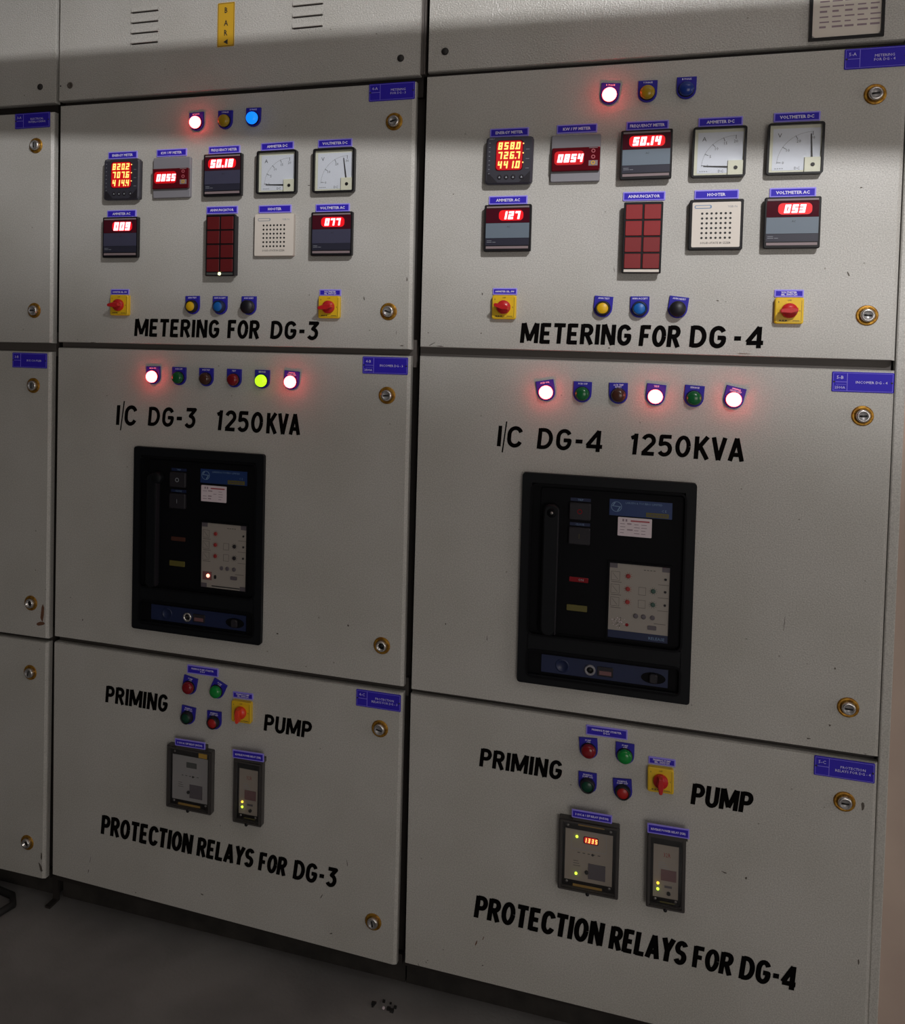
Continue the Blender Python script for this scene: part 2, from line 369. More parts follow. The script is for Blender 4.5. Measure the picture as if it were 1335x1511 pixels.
# hand-painted condensed sans lettering, drawn as brush strokes -------------
def arc(cx, cy, rx, ry, a0, a1, n=8):
    return [(cx + rx * math.cos(math.radians(a0 + (a1 - a0) * i / n)), cy + ry * math.sin(math.radians(a0 + (a1 - a0) * i / n))) for i in range(n + 1)]
GL = {
 'M': (0.92, [[(0.08, 0), (0.08, 1)], [(0.12, 1), (0.46, 0.12)], [(0.46, 0.12), (0.80, 1)], [(0.84, 1), (0.84, 0)]]),
 'E': (0.58, [[(0.09, 0), (0.09, 1)], [(0.05, 0.92), (0.54, 0.92)], [(0.05, 0.5), (0.48, 0.5)], [(0.05, 0.08), (0.54, 0.08)]]),
 'T': (0.62, [[(0.31, 0), (0.31, 1)], [(0, 0.92), (0.62, 0.92)]]),
 'R': (0.66, [[(0.09, 0), (0.09, 1)], [(0.09, 0.92), (0.34, 0.92)] + arc(0.34, 0.71, 0.20, 0.21, 90, -90) + [(0.09, 0.50)], [(0.32, 0.48), (0.58, 0)]]),
 'P': (0.64, [[(0.09, 0), (0.09, 1)], [(0.09, 0.92), (0.34, 0.92)] + arc(0.34, 0.69, 0.21, 0.23, 90, -90) + [(0.09, 0.46)]]),
 'I': (0.18, [[(0.09, 0), (0.09, 1)]]),
 'N': (0.70, [[(0.09, 0), (0.09, 1)], [(0.12, 1), (0.58, 0)], [(0.61, 0), (0.61, 1)]]),
 'G': (0.70, [arc(0.35, 0.62, 0.25, 0.30, 25, 180) + arc(0.35, 0.37, 0.25, 0.29, 180, 360)[0:] + [(0.60, 0.47), (0.34, 0.47)]]),
 'F': (0.56, [[(0.09, 0), (0.09, 1)], [(0.05, 0.92), (0.54, 0.92)], [(0.05, 0.5), (0.46, 0.5)]]),
 'O': (0.70, [arc(0.35, 0.5, 0.26, 0.42, 0, 360, 20)]),
 'D': (0.68, [[(0.09, 0), (0.09, 1)], [(0.09, 0.92), (0.27, 0.92)] + arc(0.27, 0.5, 0.32, 0.42, 90, -90, 12) + [(0.09, 0.08)]]),
 'C': (0.64, [arc(0.35, 0.62, 0.25, 0.30, 20, 180) + arc(0.35, 0.38, 0.25, 0.30, 180, 340)]),
 'L': (0.54, [[(0.09, 0), (0.09, 1)], [(0.05, 0.08), (0.54, 0.08)]]),
 'A': (0.72, [[(0.08, 0), (0.36, 1)], [(0.36, 1), (0.64, 0)], [(0.2, 0.28), (0.52, 0.28)]]),
 'Y': (0.66, [[(0.07, 1), (0.33, 0.46)], [(0.59, 1), (0.33, 0.46)], [(0.33, 0.5), (0.33, 0)]]),
 'S': (0.62, [arc(0.31, 0.71, 0.22, 0.21, 20, 240) + [(0.36, 0.5)] + arc(0.31, 0.29, 0.22, 0.21, 60, -160)]),
 'K': (0.68, [[(0.09, 0), (0.09, 1)], [(0.60, 1), (0.12, 0.42)], [(0.26, 0.56), (0.62, 0)]]),
 'V': (0.68, [[(0.07, 1), (0.34, 0)], [(0.34, 0), (0.61, 1)]]),
 'U': (0.66, [[(0.09, 1), (0.09, 0.32)] + arc(0.33, 0.32, 0.24, 0.25, 180, 360) + [(0.57, 1)]]),
 '-': (0.36, [[(0.03, 0.45), (0.33, 0.45)]]),
 '3': (0.62, [[(0.06, 0.92), (0.56, 0.92), (0.30, 0.60)] + arc(0.30, 0.33, 0.24, 0.26, 80, -150, 10)]),
 '4': (0.72, [[(0.52, 0), (0.52, 1)], [(0.52, 0.98), (0.05, 0.27)], [(0.02, 0.25), (0.70, 0.25)]]),
 '1': (0.38, [[(0.25, 0), (0.25, 1)], [(0.04, 0.78), (0.25, 0.88)]]),
 '2': (0.62, [arc(0.31, 0.69, 0.23, 0.24, 165, -25, 9) + [(0.10, 0.09)], [(0.05, 0.08), (0.60, 0.08)]]),
 '5': (0.62, [[(0.55, 0.92), (0.12, 0.92), (0.10, 0.55)] + arc(0.29, 0.34, 0.24, 0.27, 120, -150, 10)]),
 '0': (0.66, [arc(0.33, 0.5, 0.24, 0.42, 0, 360, 20)]),
 '|': (0.13, [[(0.02, -0.28), (0.12, 1.22)]]),
}
def word_geo(mb, word, q, th=0.17, slant=0.0, d=0.00030):
    """word fitted into the quad BL, BR, TR, TL on the door face"""
    gap = 0.13; W = sum(GL[c][0] for c in word) + gap * (len(word) - 1)
    (ax, az), (bx, bz), (cx, cz), (dx, dz) = q
    wpx = math.hypot(bx - ax, bz - az); hpx = math.hypot(dx - ax, dz - az)
    asp = wpx / hpx
    def mp(x, y):
        u = (x + slant * (y - 0.5)) / W
        return (ax + (bx - ax) * u) * (1 - y) + (dx + (cx - dx) * u) * y, (az + (bz - az) * u) * (1 - y) + (dz + (cz - dz) * u) * y
    sx = asp / W          # world width of one glyph unit over world height
    x0 = 0.0
    for c in word:
        for st in GL[c][1]:
            t = th * (0.35 if c == '|' else 1.0)
            pts = [((x0 + a) * sx, b) for a, b in st]          # isotropic units (height = 1)
            for i in range(len(pts) - 1):
                (x_, y_), (X, Y) = pts[i], pts[i + 1]
                L = math.hypot(X - x_, Y - y_)
                if L < 1e-6: continue
                d += 0.000004
                nx, ny = -(Y - y_) / L * t / 2, (X - x_) / L * t / 2
                quad = [(x_ + nx, y_ + ny), (x_ - nx, y_ - ny), (X - nx, Y - ny), (X + nx, Y + ny)]
                mb.add([(*mp(a / sx, b), d) for a, b in quad], [(0, 1, 2, 3)], 'lettering_black')
                if i > 0:
                    d += 0.000004; mb.add([(*mp((x_ + t / 2 * math.cos(k * PI / 4)) / sx, y_ + t / 2 * math.sin(k * PI / 4)), d) for k in range(8)], [tuple(range(8))], 'lettering_black')
        x0 += GL[c][0] + gap
def painted_line(door, words, th=0.17, slant=0.0, name='painted_lettering'):
    for wd, q in words:
        mb = MB(); word_geo(mb, wd, q, th, slant); mb.build('painted_word', door)

DOORS = {
 'LA': [(-0.760, 2.010), (-0.0275, 2.0025), (-0.0255, 1.4325), (-0.760, 1.4275)],
 'LB': [(-0.760, 1.4095), (-0.0275, 1.4110), (-0.0285, 0.6892), (-0.760, 0.6850)],
 'LC': [(-0.760, 0.6740), (-0.0285, 0.6797), (-0.0314, 0.0715), (-0.760, 0.0650)],
 '3A': [(-0.001, 2.0156), (0.8880, 2.0142), (0.8915, 1.4386), (0.0003, 1.4354)],
 '3B': [(0.000, 1.4225), (0.8915, 1.4250), (0.8930, 0.6988), (-0.002, 0.6985)],
 '3C': [(-0.003, 0.6840), (0.8925, 0.6850), (0.8915, 0.0718), (-0.001, 0.0890)],
 '4A': [(0.9186, 2.0221), (1.8110, 2.0180), (1.8110, 1.4405), (0.9180, 1.4450)],
 '4B': [(0.9180, 1.4260), (1.8120, 1.4222), (1.8120, 0.6968), (0.9170, 0.6966)],
 '4C': [(0.9160, 0.6859), (1.8120, 0.6851), (1.8150, 0.0803), (0.9180, 0.0835)],
}
COVERS = {'L': [(-0.760, 2.42), (-0.0168, 2.42), (-0.0168, 2.0235), (-0.760, 2.0250)],
          '3': [(-0.0045, 2.42), (0.9018, 2.42), (0.9014, 2.0262), (-0.0060, 2.0267)],
          '4': [(0.9208, 2.42), (1.8110, 2.42), (1.8110, 2.0270), (0.9200, 2.0313)]}
CAB = {
 'L': ('pale grey switchgear cabinet at the left edge, mostly outside the frame', -0.76, -0.0215),
 '3': ('pale grey switchgear cabinet painted METERING FOR DG-3, the middle one', -0.0085, 0.9085),
 '4': ('pale grey switchgear cabinet painted METERING FOR DG-4, the right-hand one', 0.9085, 1.8185)}
door_obj = {}
for key, (lab, xa, xb) in CAB.items():
    t = thing('switchgear_cabinet', lab, 'cabinet', 0, 0, 0, 'switchgear cabinets standing in one row')
    mb = MB()
    ya = -0.026            # frame front sits 26 mm behind the door faces
    mb.box(xa + .001, xb - .001, 0.062, 2.42, -0.75, ya - 0.012, 'gap_black')
    for z0, z1, m_ in ((0.062, 0.085, 'gap_black'), (0.672, 0.712, 'rail_brown'), (1.40, 1.46, 'frame_paint'), (1.985, 2.05, 'gap_black')):  # lowest rail is black to hold the shade under the doors
        mb.box(xa + 0.006, xb - 0.002, z0, z1, ya - 0.012, ya + .003, m_)
    mb.build('frame', t)
    mb = MB(); mb.box(xa + 0.002, xb - 0.002, 0.0, 0.062, -0.72, -0.055, 'plinth'); mb.build('plinth', t)
    for r in 'ABC':
        d = door_mesh(DOORS[key + r]).build('door', t)
        door_obj[key + r] = d
    cv = MB(); q = COVERS[key]
    cv = door_mesh(q, 0.0012, 'paint_top'); c_o = cv.build('top_cover', t); door_obj[key + 'T'] = c_o
    if key == '4':
        mb = MB(); mb.box(1.8200, 1.8372, 0.0, 2.42, -0.7, -0.003, 'paint', 0.002); mb.build('end_panel', t)
    if key in '34':      # narrow post seen between the top covers
        mb = MB(); mb.box(xb - 0.006 if key == '3' else xa - 0.0, xb + 0.001 if key == '3' else xa + 0.004, 2.03, 2.42, -0.03, -0.008, 'frame_paint'); mb.build('frame_post', t)

LOCKS = {'LA': [(-0.0705, 1.9216, 90, 0), (-0.0710, 1.5133, 0, 0)], 'LB': [(-0.0715, 1.3255, 90, 0), (-0.0725, 0.7751, 0, 1)],
 'LC': [(-0.0725, 0.5975, 80, 0), (-0.0765, 0.1574, 0, 1)],
 '3A': [(0.8490, 1.9305, 15, 0), (0.8465, 1.5205, -15, 0)], '3B': [(0.8475, 1.3375, 5, 0), (0.8490, 0.7845, 0, 1)],
 '3C': [(0.8490, 0.5985, -10, 0), (0.8440, 0.1600, 100, 0)],
 '4A': [(1.7665, 1.9305, 5, 0), (1.7685, 1.5235, -5, 0)], '4B': [(1.7680, 1.3363, 3, 0), (1.7645, 0.7840, 0, 0)], '4C': [(1.7650, 0.6030, 0, 0)]}
for k, L in LOCKS.items():
    for x, z, a, h in L: lock_parts(door_obj[k], x, z, math.radians(a), bool(h))

WORDS = {
 '3A': [[('METERING', [(0.2166, 1.4549), (0.4402, 1.4549), (0.4402, 1.4963), (0.2174, 1.4961)]), ('FOR', [(0.4621, 1.4547), (0.5408, 1.4547), (0.5421, 1.4964), (0.4622, 1.4964)]),
         ('DG-3', [(0.5694, 1.4559), (0.6841, 1.4556), (0.6844, 1.4957), (0.5703, 1.4960)])]],
 '4A': [[('METERING', [(1.1335, 1.4586), (1.3520, 1.4581), (1.3520, 1.4992), (1.1346, 1.5000)]), ('FOR', [(1.3681, 1.4573), (1.4436, 1.4564), (1.4447, 1.4987), (1.3699, 1.4987)]),
         ('DG', [(1.4625, 1.4575), (1.5282, 1.4567), (1.5282, 1.4992), (1.4628, 1.4995)]), ('-', [(1.5413, 1.4570), (1.5560, 1.4573), (1.5560, 1.4994), (1.5413, 1.4994)]), ('4', [(1.5640, 1.4573), (1.5957, 1.4583), (1.5948, 1.4994), (1.5640, 1.4994)])]],
 '3B': [[('I', [(0.1693, 1.2388), (0.1765, 1.2388), (0.1775, 1.2870), (0.1700, 1.2867)]), ('|', [(0.1815, 1.2395), (0.1870, 1.2395), (0.1885, 1.2870), (0.1825, 1.2870)]), ('C', [(0.1905, 1.2390), (0.2223, 1.2390), (0.2244, 1.2878), (0.1915, 1.2875)]),
         ('DG-3', [(0.2562, 1.2416), (0.3816, 1.2414), (0.3835, 1.2887), (0.2574, 1.2864)]), ('1250', [(0.4346, 1.2400), (0.5540, 1.2393), (0.5548, 1.2869), (0.4372, 1.2870)]), ('KVA', [(0.5645, 1.2390), (0.6453, 1.2395), (0.6447, 1.2868), (0.5648, 1.2863)])]],
 '4B': [[('I', [(1.0904, 1.2403), (1.0990, 1.2400), (1.0992, 1.2838), (1.0912, 1.2837)]), ('|', [(1.1022, 1.2400), (1.1072, 1.2400), (1.1078, 1.2838), (1.1030, 1.2838)]), ('C', [(1.1100, 1.2398), (1.1411, 1.2396), (1.1417, 1.2841), (1.1105, 1.2840)]),
         ('DG-4', [(1.1731, 1.2400), (1.3043, 1.2400), (1.3046, 1.2836), (1.1743, 1.2829)]), ('1250', [(1.3554, 1.2390), (1.4707, 1.2396), (1.4708, 1.2822), (1.3567, 1.2817)]), ('KVA', [(1.4782, 1.2375), (1.5680, 1.2374), (1.5674, 1.2823), (1.4780, 1.2822)])]],
 '3C': [[('PRIMING', [(0.1492, 0.5540), (0.3190, 0.5548), (0.3211, 0.5962), (0.1500, 0.5952)])], [('PUMP', [(0.5719, 0.5503), (0.6870, 0.5501), (0.6886, 0.5880), (0.5733, 0.5888)])],
        [('PROTECTION', [(0.1416, 0.2226), (0.3896, 0.2218), (0.3934, 0.2692), (0.1434, 0.2704)]), ('RELAYS', [(0.4049, 0.2210), (0.5479, 0.2214), (0.5531, 0.2655), (0.4080, 0.2665)]), ('FOR', [(0.5647, 0.2192), (0.6305, 0.2187), (0.6360, 0.2618), (0.5682, 0.2627)]), ('DG-3', [(0.6511, 0.2175), (0.7537, 0.2185), (0.7565, 0.2625), (0.6544, 0.2622)])]],
 '4C': [[('PRIMING', [(1.0726, 0.5522), (1.2424, 0.5525), (1.2440, 0.5916), (1.0740, 0.5917)])], [('PUMP', [(1.4957, 0.5482), (1.6046, 0.5492), (1.6070, 0.5905), (1.4975, 0.5905)])],
        [('PROTECTION', [(1.0704, 0.2215), (1.3335, 0.2200), (1.3372, 0.2692), (1.0739, 0.2705)]), ('RELAYS', [(1.3489, 0.2188), (1.4939, 0.2180), (1.4980, 0.2664), (1.3527, 0.2672)]), ('FOR', [(1.5093, 0.2190), (1.5795, 0.2180), (1.5837, 0.2630), (1.5111, 0.2633)]), ('DG-4', [(1.5953, 0.2172), (1.6953, 0.2169), (1.6965, 0.2641), (1.5984, 0.2635)])]],
}
for k, lines in WORDS.items():
    for ln in lines: painted_line(door_obj[k], ln, 0.208 if k[1] != 'B' else 0.188, 0.05)

# worn marks: small chips and rubbed streaks on the doors
def marks(door, lst, name='worn_marks'):
    mb = MB()
    for x, z, w_, h_, a, m in lst:
        c, s_ = math.cos(math.radians(a)), math.sin(math.radians(a))
        P = []
        for i in range(9):
            t_ = 2 * PI * i / 9; r_ = random.uniform(0.6, 1.1)
            u, v = w_ / 2 * math.cos(t_) * r_, h_ / 2 * math.sin(t_) * r_
            P.append((x + c * u - s_ * v, z + s_ * u + c * v, 0.00025))
        mb.add(P, [tuple(range(9))], m)
    mb.build(name, door, kind='stuff')
WD, RU = 'wear_dark', 'rust'
marks(door_obj['3A'], [(0.865, 1.475, .0012, .012, 0, WD), (0.878, 1.447, .010, .003, 5, WD), (0.790, 1.548, .003, .012, 10, WD), (0.886, 1.59, .003, .012, 0, WD), (0.10, 1.437, .02, .002, 0, WD), (0.655, 1.80, .006, .002, 0, WD)])
marks(door_obj['4A'], [(0.936, 1.476, .003, .003, 0, WD), (0.945, 1.452, .018, .0018, 30, WD), (0.962, 1.4475, .018, .002, -4, WD), (1.315, 1.61, .0015, .012, 10, WD), (1.51, 1.549, .006, .002, -10, WD), (1.525, 1.547, .004, .0015, 0, WD), (1.735, 1.60, .003, .011, 25, WD), (1.75, 1.76, .005, .003, 0, WD),
    (1.31, 1.452, .006, .004, 0, WD), (1.05, 1.56, .003, .006, 0, WD), (1.05, 1.477, .003, .005, 0, WD), (1.56, 1.447, .03, .0016, 0, RU), (1.35, 1.69, .004, .002, 0, WD)])
marks(door_obj['3B'], [(0.60, 0.78, .006, .004, 0, WD), (0.77, 0.82, .005, .005, 0, WD), (0.70, 0.83, .002, .006, 0, WD), (0.08, 0.75, .003, .006, 0, WD)])
marks(door_obj['4B'], [(1.32 + .33, 0.93, .0012, .030, -4, WD), (1.74, 0.855, .004, .004, 0, WD), (1.70, 0.714, .008, .003, 10, WD), (0.99, 0.85, .003, .006, 0, WD), (1.735, 0.745, .004, .004, 0, WD), (1.08, 0.83, .0015, .014, 0, WD)])
marks(door_obj['3C'], [(0.105, 0.12, .0025, .012, -12, WD), (0.110, 0.15, .0012, .020, -12, WD), (0.42, 0.13, .009, .003, -10, WD), (0.72, 0.19, .0025, .016, -25, WD), (0.745, 0.11, .008, .003, 20, WD), (0.24, 0.095, .004, .003, 0, WD), (0.78, 0.28, .002, .02, 10, WD)])
marks(door_obj['4C'], [(1.075, 0.165, .003, .018, -18, RU), (1.09, 0.18, .0015, .014, -20, RU), (1.56, 0.423, .012, .003, -12, WD), (1.60, 0.42, .004, .007, -25, WD), (1.09, 0.12, .006, .003, 30, WD), (0.95, 0.087, .0018, .010, 30, WD), (1.796, 0.60, .006, .02, 0, WD), (1.80, 0.30, .003, .012, 0, WD), (0.97, 0.102, .003, .003, 0, WD)])
marks(door_obj['LB'], [(-0.045, 0.725, .03, .012, 10, RU), (-0.038, 0.75, .012, .05, 0, RU), (-0.06, 0.86, .003, .004, 0, WD), (-0.06, 0.96, .003, .004, 0, WD)])
marks(door_obj['LC'], [(-0.036, 0.10, .008, .03, 20, WD), (-0.034, 0.13, .005, .02, 0, WD), (-0.045, 0.66, .003, .003, 0, WD)])

# top covers: bolts, open bolt hole, vent louvres
for key, L in (('L', [(-0.0598, 2.0651)]), ('3', [(0.8601, 2.0651)]), ('4', [(0.9571, 2.0719)])):
    for x, z in L:
        mb = MB(); mb.lathe(x, z, [(0.0078, 0), (0.0078, 0.0015), (0.0058, 0.0038), (0, 0.0044)], 'dark_bolt', 14); mb.build('bolt', door_obj[key + 'T'], True)
mb = MB(); mb.lathe(0.0267, 2.0631, [(0.008, 0), (0.0075, 0.002), (0.0045, 0.002), (0.0042, 0.0003), (0, 0.0003)], 'wear_dark', 14); mb.build('bolt_hole', door_obj['3T'], True)
mb = MB(); mb.cyl(-0.0006, 2.0632, 0.002, 0, 0.0004, 'dark_bolt', n=8); mb.build('pin_hole', door_obj['3T'])
def louvre(x, z, w_=0.076, par=None):
    mb = MB()
    vs = [(x - w_ / 2, z + .008, 0), (x + w_ / 2, z + .008, 0), (x - w_ / 2 + .003, z - .003, .0055), (x + w_ / 2 - .003, z - .003, .0055)]
    mb.add(vs, [(1, 0, 2, 3)], 'paint')
    mb.add([(x - w_ / 2 + .002, z - .003, .0003), (x + w_ / 2 - .002, z - .003, .0003), (x + w_ / 2 - .004, z - .0055, .0003), (x - w_ / 2 + .004, z - .0055, .0003)], [(3, 2, 1, 0)], 'gap_black')
    mb.add([(x - w_ / 2 + .003, z - .003, .0055), (x + w_ / 2 - .003, z - .003, .0055), (x + w_ / 2 - .003, z - .003, 0), (x - w_ / 2 + .003, z - .003, 0)], [(0, 1, 2, 3)], 'paint')
    mb.build('louvre', par)
for i in range(4): louvre(0.233, 2.152 + i * 0.0245, par=door_obj['3T'])
for i in range(3): louvre(0.645, 2.153 + i * 0.0245, par=door_obj['3T'])
st = thing('hazard_sticker', 'yellow vertical sticker with black letters high on the DG-3 top cover', 'sticker', 0.444, 2.163)
mb = MB(); mb.rbox(0, 0.01, 0.043, 0.10, 0.002, 0, 0.0006, 'yellow_sticker'); mb.build('sheet', st)
mb = MB()
mb.text('B', 0.013, 0, 0.043, 0.0008, 'print_black', wide=.8, bold=.02); mb.text('A', 0.013, 0, 0.014, 0.0008, 'print_black', wide=.8, bold=.02); mb.text('R', 0.013, 0, -0.008, 0.0008, 'print_black', wide=.8, bold=.02)
mb.add([(-0.006, -0.029, .0008), (0.005, -0.035, .0008), (0.005, -0.023, .0008)], [(0, 1, 2)], 'print_black')
mb.frame(0, 0.01, 0.040, 0.097, 0.0008, 0.0006, 0.0008, 'print_black'); mb.build('lettering', st)
nt_ = thing('framed_notice', 'framed paper notice in a thin black frame on the DG-4 top cover', 'notice', 1.714, 2.10)
mb = MB(); mb.frame(0, 0, 0.124, 0.130, 0.005, 0, 0.006, 'black_plastic'); mb.build('frame', nt_)
mb = MB(); mb.rbox(0, 0, 0.116, 0.122, 0.008, 0, 0.002, 'cream_plate', k=1); mb.build('paper', nt_)
mb = MB()
for i in range(9):
    for j in range(5):
        ww = random.uniform(.010, .019)
        mb.box(-0.045 + j * .021, -0.045 + j * .021 + ww, -0.042 + i * .0095, -0.0395 + i * .0095 + (.001 if i % 3 == 0 else 0), 0.002, 0.0022, 'paper_print')
mb.build('print_lines', nt_)

# ------------------------------------------------------------------ engraved plates
def name_plate(label, text, x, z, w_=0.080, h_=0.018, rot=0.0, group=None, y=0.0, size=0.0058, lines=None, y0=0.0, tab=0.0):
    t = thing('name_plate', label, 'name plate', x, z, rot, group, -y)
    mb = MB(); mb.rbox(0, 0, w_, h_, 0.0018, y0, 0.0022, 'blue_plate_edge', 0.0005); mb.rbox(0, 0, w_ - .0035, h_ - .0035, 0.0012, 0.0021, 0.0024, 'blue_plate'); mb.build('plate', t)
    if tab: mb = MB(); mb.box(-w_ / 2 + .003, w_ / 2 - .003, -h_ / 2 - .006, -h_ / 2 + .004, -tab, 0.0003, 'relay_frame'); mb.build('holder', t)
    mb = MB(); mb.frame(0, 0, w_ - .0030, h_ - .0030, 0.0010, 0.0024, 0.0026, 'blue_plate_edge')
    L = lines or [text]
    n = len(L)
    for i, s_ in enumerate(L):
        mb.text(s_, size, 0, (n - 1) * size * 0.62 - i * size * 1.24, 0.0027, 'engraving', bold=0.03, maxw=w_ * 0.82)
    mb.build('lettering', t)
    return t
GP = 'small blue engraved plates above the instruments'
PLATES3 = [('ENERGY METER', .1775, 1.8872), ('KW / PF METER', .3093, 1.8873), ('AMMETER AC', .1765, 1.7477), ('FREQUENCY METER', .4455, 1.8881), ('AMMETER DC', .5775, 1.8903),
 ('ANNUNCIATOR', .4425, 1.7502), ('HOOTER', .5745, 1.7494), ('VOLTMETER DC', .7151, 1.8905), ('VOLTMETER AC', .7124, 1.7485)]
PLATES4 = [('ENERGY METER', 1.0975, 1.8946), ('KW / PF METER', 1.2338, 1.8951), ('AMMETER AC', 1.0988, 1.7548), ('FREQUENCY METER', 1.3694, 1.8945), ('AMMETER DC', 1.5035, 1.8944),
 ('ANNUNCIATOR', 1.3675, 1.7551), ('HOOTER', 1.5010, 1.7545), ('VOLTMETER DC', 1.6371, 1.8964), ('VOLTMETER AC', 1.6350, 1.7545)]
for cab, PL in (('DG-3', PLATES3), ('DG-4', PLATES4)):
    for tx, x, z in PL:
        name_plate('blue engraved plate %s on the %s metering door' % (tx, cab), tx, x, z, rot={'AMMETER DC': .9}.get(tx, 0) if cab == 'DG-3' else -.3, group=GP)
for cab, cx_, z_, rt in (('DG-3', .1746, 1.560, 0), ('DG-4', 1.0976, 1.5651, 0)):
    name_plate('small blue plate AMMETER SEL. SW above the left selector switch of %s' % cab, '', cx_, z_, .051, .0145, rt, GP, size=.0035, lines=['AMMETER SEL. SW'])
for cab, cx_, z_ in (('DG-3', .7112, 1.561), ('DG-4', 1.6355, 1.5634)):
    name_plate('small two-line blue plate above the right selector switch of %s' % cab, '', cx_, z_, .051, .0145, 0, GP, size=.0035, lines=['VOLTMETER', 'SEL. SWITCH'])
for cab, cx_, z_, rt in (('DG-3', .4123, .6686, .4), ('DG-4', 1.3295, .6674, .8)):
    name_plate('blue plate PRIMING PUMP STARTER below the seam of the %s bottom door' % cab, '', cx_, z_, .0815, .0205, rt, GP, size=.0038, lines=['PRIMING PUMP STARTER', cab])
for cab, cx_, z_, rt in (('DG-3', .5172, .6246, 1.2), ('DG-4', 1.4376, .625, 1.2)):
    name_plate('small blue plate AUTO / OFF / MAN above the priming pump switch of %s' % cab, '', cx_, z_, .0515, .0148, rt, GP, size=.0036, lines=['PRIMING PUMP', 'SEL. SWITCH'])
# plates that stand on the top flange of the relays
REL = 'blue plates fixed above the protection relays'
for cab, a, b_2 in (('DG-3', (.3925, .4984, 1.4), (.5420, .4952, 1.6)), ('DG-4', (1.3066, .4982, .6), (1.4533, .4963, 1.3))):
    name_plate('blue plate 3 O/C & 1 E/F RELAY standing over the wide relay of %s' % cab, '', a[0], a[1], .0797, .0172, a[2], REL, y=.0200, size=.0042, lines=['3 O/C & 1 E/F RELAY (50/51N)'], y0=.0004, tab=.0200)
    name_plate('blue plate REVERSE POWER RELAY standing over the narrow relay of %s' % cab, '', b_2[0], b_2[1], .0788, .0196, b_2[2], REL, y=.0200, size=.0042, lines=['REVERSE POWER RELAY (32R)'], y0=.0004, tab=.0200)
# corner tag plates with a divided left field
def tag_plate(label, code, amp, lines, x, z, rot=0.0):
    t = thing('tag_plate', label, 'tag plate', x, z, rot, 'blue tag plates in the door corners')
    w_, h_ = .1025, .0375
    mb = MB(); mb.rbox(0, 0, w_, h_, 0.002, 0, 0.002, 'blue_plate', 0.0004); mb.build('plate', t)
    mb = MB(); mb.frame(0, 0, w_ - .004, h_ - .004, 0.0005, 0.002, 0.0023, 'blue_plate_edge')
    ux = -w_ / 2 + .0255
    mb.box(ux - .0004, ux + .0004, -h_ / 2 + .0022, h_ / 2 - .0022, .002, .0023, 'blue_plate_edge'); mb.box(-w_ / 2 + .006, ux, -.0006 , .0002, .002, .0023, 'blue_plate_edge')
    mb.text(code, .0062, -w_ / 2 + .0135, .0085, .0024, 'engraving')
    if amp: mb.text(amp, .0048, -w_ / 2 + .0135, -.0105, .0024, 'engraving', maxw=.02); mb.box(-w_ / 2 + .007, ux - .002, -.0053, -.0049, .002, .0023, 'blue_plate_edge')
    n = len(lines)
    for i, s_ in enumerate(lines): mb.text(s_, .0050, .0145, (n - 1) * .0036 - i * .0072, .0024, 'engraving', maxw=.066)
    mb.build('lettering', t)
    mb = MB()
    for s_ in (-1, 1): mb.lathe(s_ * (w_ / 2 - .0035), 0, [(.0018, .002), (.0016, .003), (0, .0032)], 'dark_bolt', 10)
    mb.build('rivets', t)
tag_plate('blue tag plate METERING FOR DG-3 in the top right door corner', '4-A', None, ['METERING', 'FOR DG - 3'], .8423, 1.9951)
tag_plate('blue tag plate INCOMER DG-3 in the corner of the middle door', '4-B', '2500A', ['INCOMER DG - 3'], .8417, 1.4026)
tag_plate('blue tag plate PROTECTION RELAYS FOR DG-3 in the corner of the bottom door', '4-C', None, ['PROTECTION', 'RELAYS FOR DG - 3'], .8441, .6615, .3)
tag_plate('blue tag plate METERING FOR DG-4 cut by the right edge at top', '5-A', None, ['METERING', 'FOR DG - 4'], 1.7648, 1.9974)
tag_plate('blue tag plate INCOMER DG-4 near the right edge on the middle door', '5-B', '2500A', ['INCOMER DG - 4'], 1.7658, 1.3988)
tag_plate('blue tag plate PROTECTION RELAYS FOR DG-4 in the corner of the bottom door', '5-C', None, ['PROTECTION', 'RELAYS FOR DG - 4'], 1.7622, .6652, .3)
tag_plate('blue tag plate ELECTRICAL INTERLOCKING on the left cabinet, top door', '3-A', None, ['ELECTRICAL', 'INTERLOCKING'], -.0815, 1.9840)
tag_plate('blue tag plate BUS COUPLER on the left cabinet, middle door', '3-B', None, ['BUS COUPLER'], -.0830, 1.3880)

# ------------------------------------------------------------------ pilot lamps and push buttons
def legend(t, text, rot, w_=.0362, dv=0.0245, glow=None):
    """square-topped, round-bottomed blue legend plate"""
    r = w_ / 2; P = [(r, dv), (-r, dv)] + [(r * math.cos(a), r * math.sin(a)) for a in [PI + i * PI / 10 for i in range(11)]]
    c, s_ = math.cos(math.radians(rot)), math.sin(math.radians(rot))
    P = [(c * a - s_ * b, s_ * a + c * b) for a, b in P]
    mb = MB(); mb.prism(P, 0, 0.005, 'legend_blue', 0.0006); o = mb.build('legend_plate', t)
    mb2 = MB()
    n = len(text)
    for i, s in enumerate(text):
        tmp = MB(); tmp.text(s, .0034, 0, dv - .0042 - i * .0042, .0052, 'engraving', bold=.02, maxw=w_ * .86)
        mb2.add([(c * a - s_ * b, s_ * a + c * b, -y_) for a, y_, b in tmp.v], tmp.f, 'engraving')
    mb2.build('legend_lettering', o)
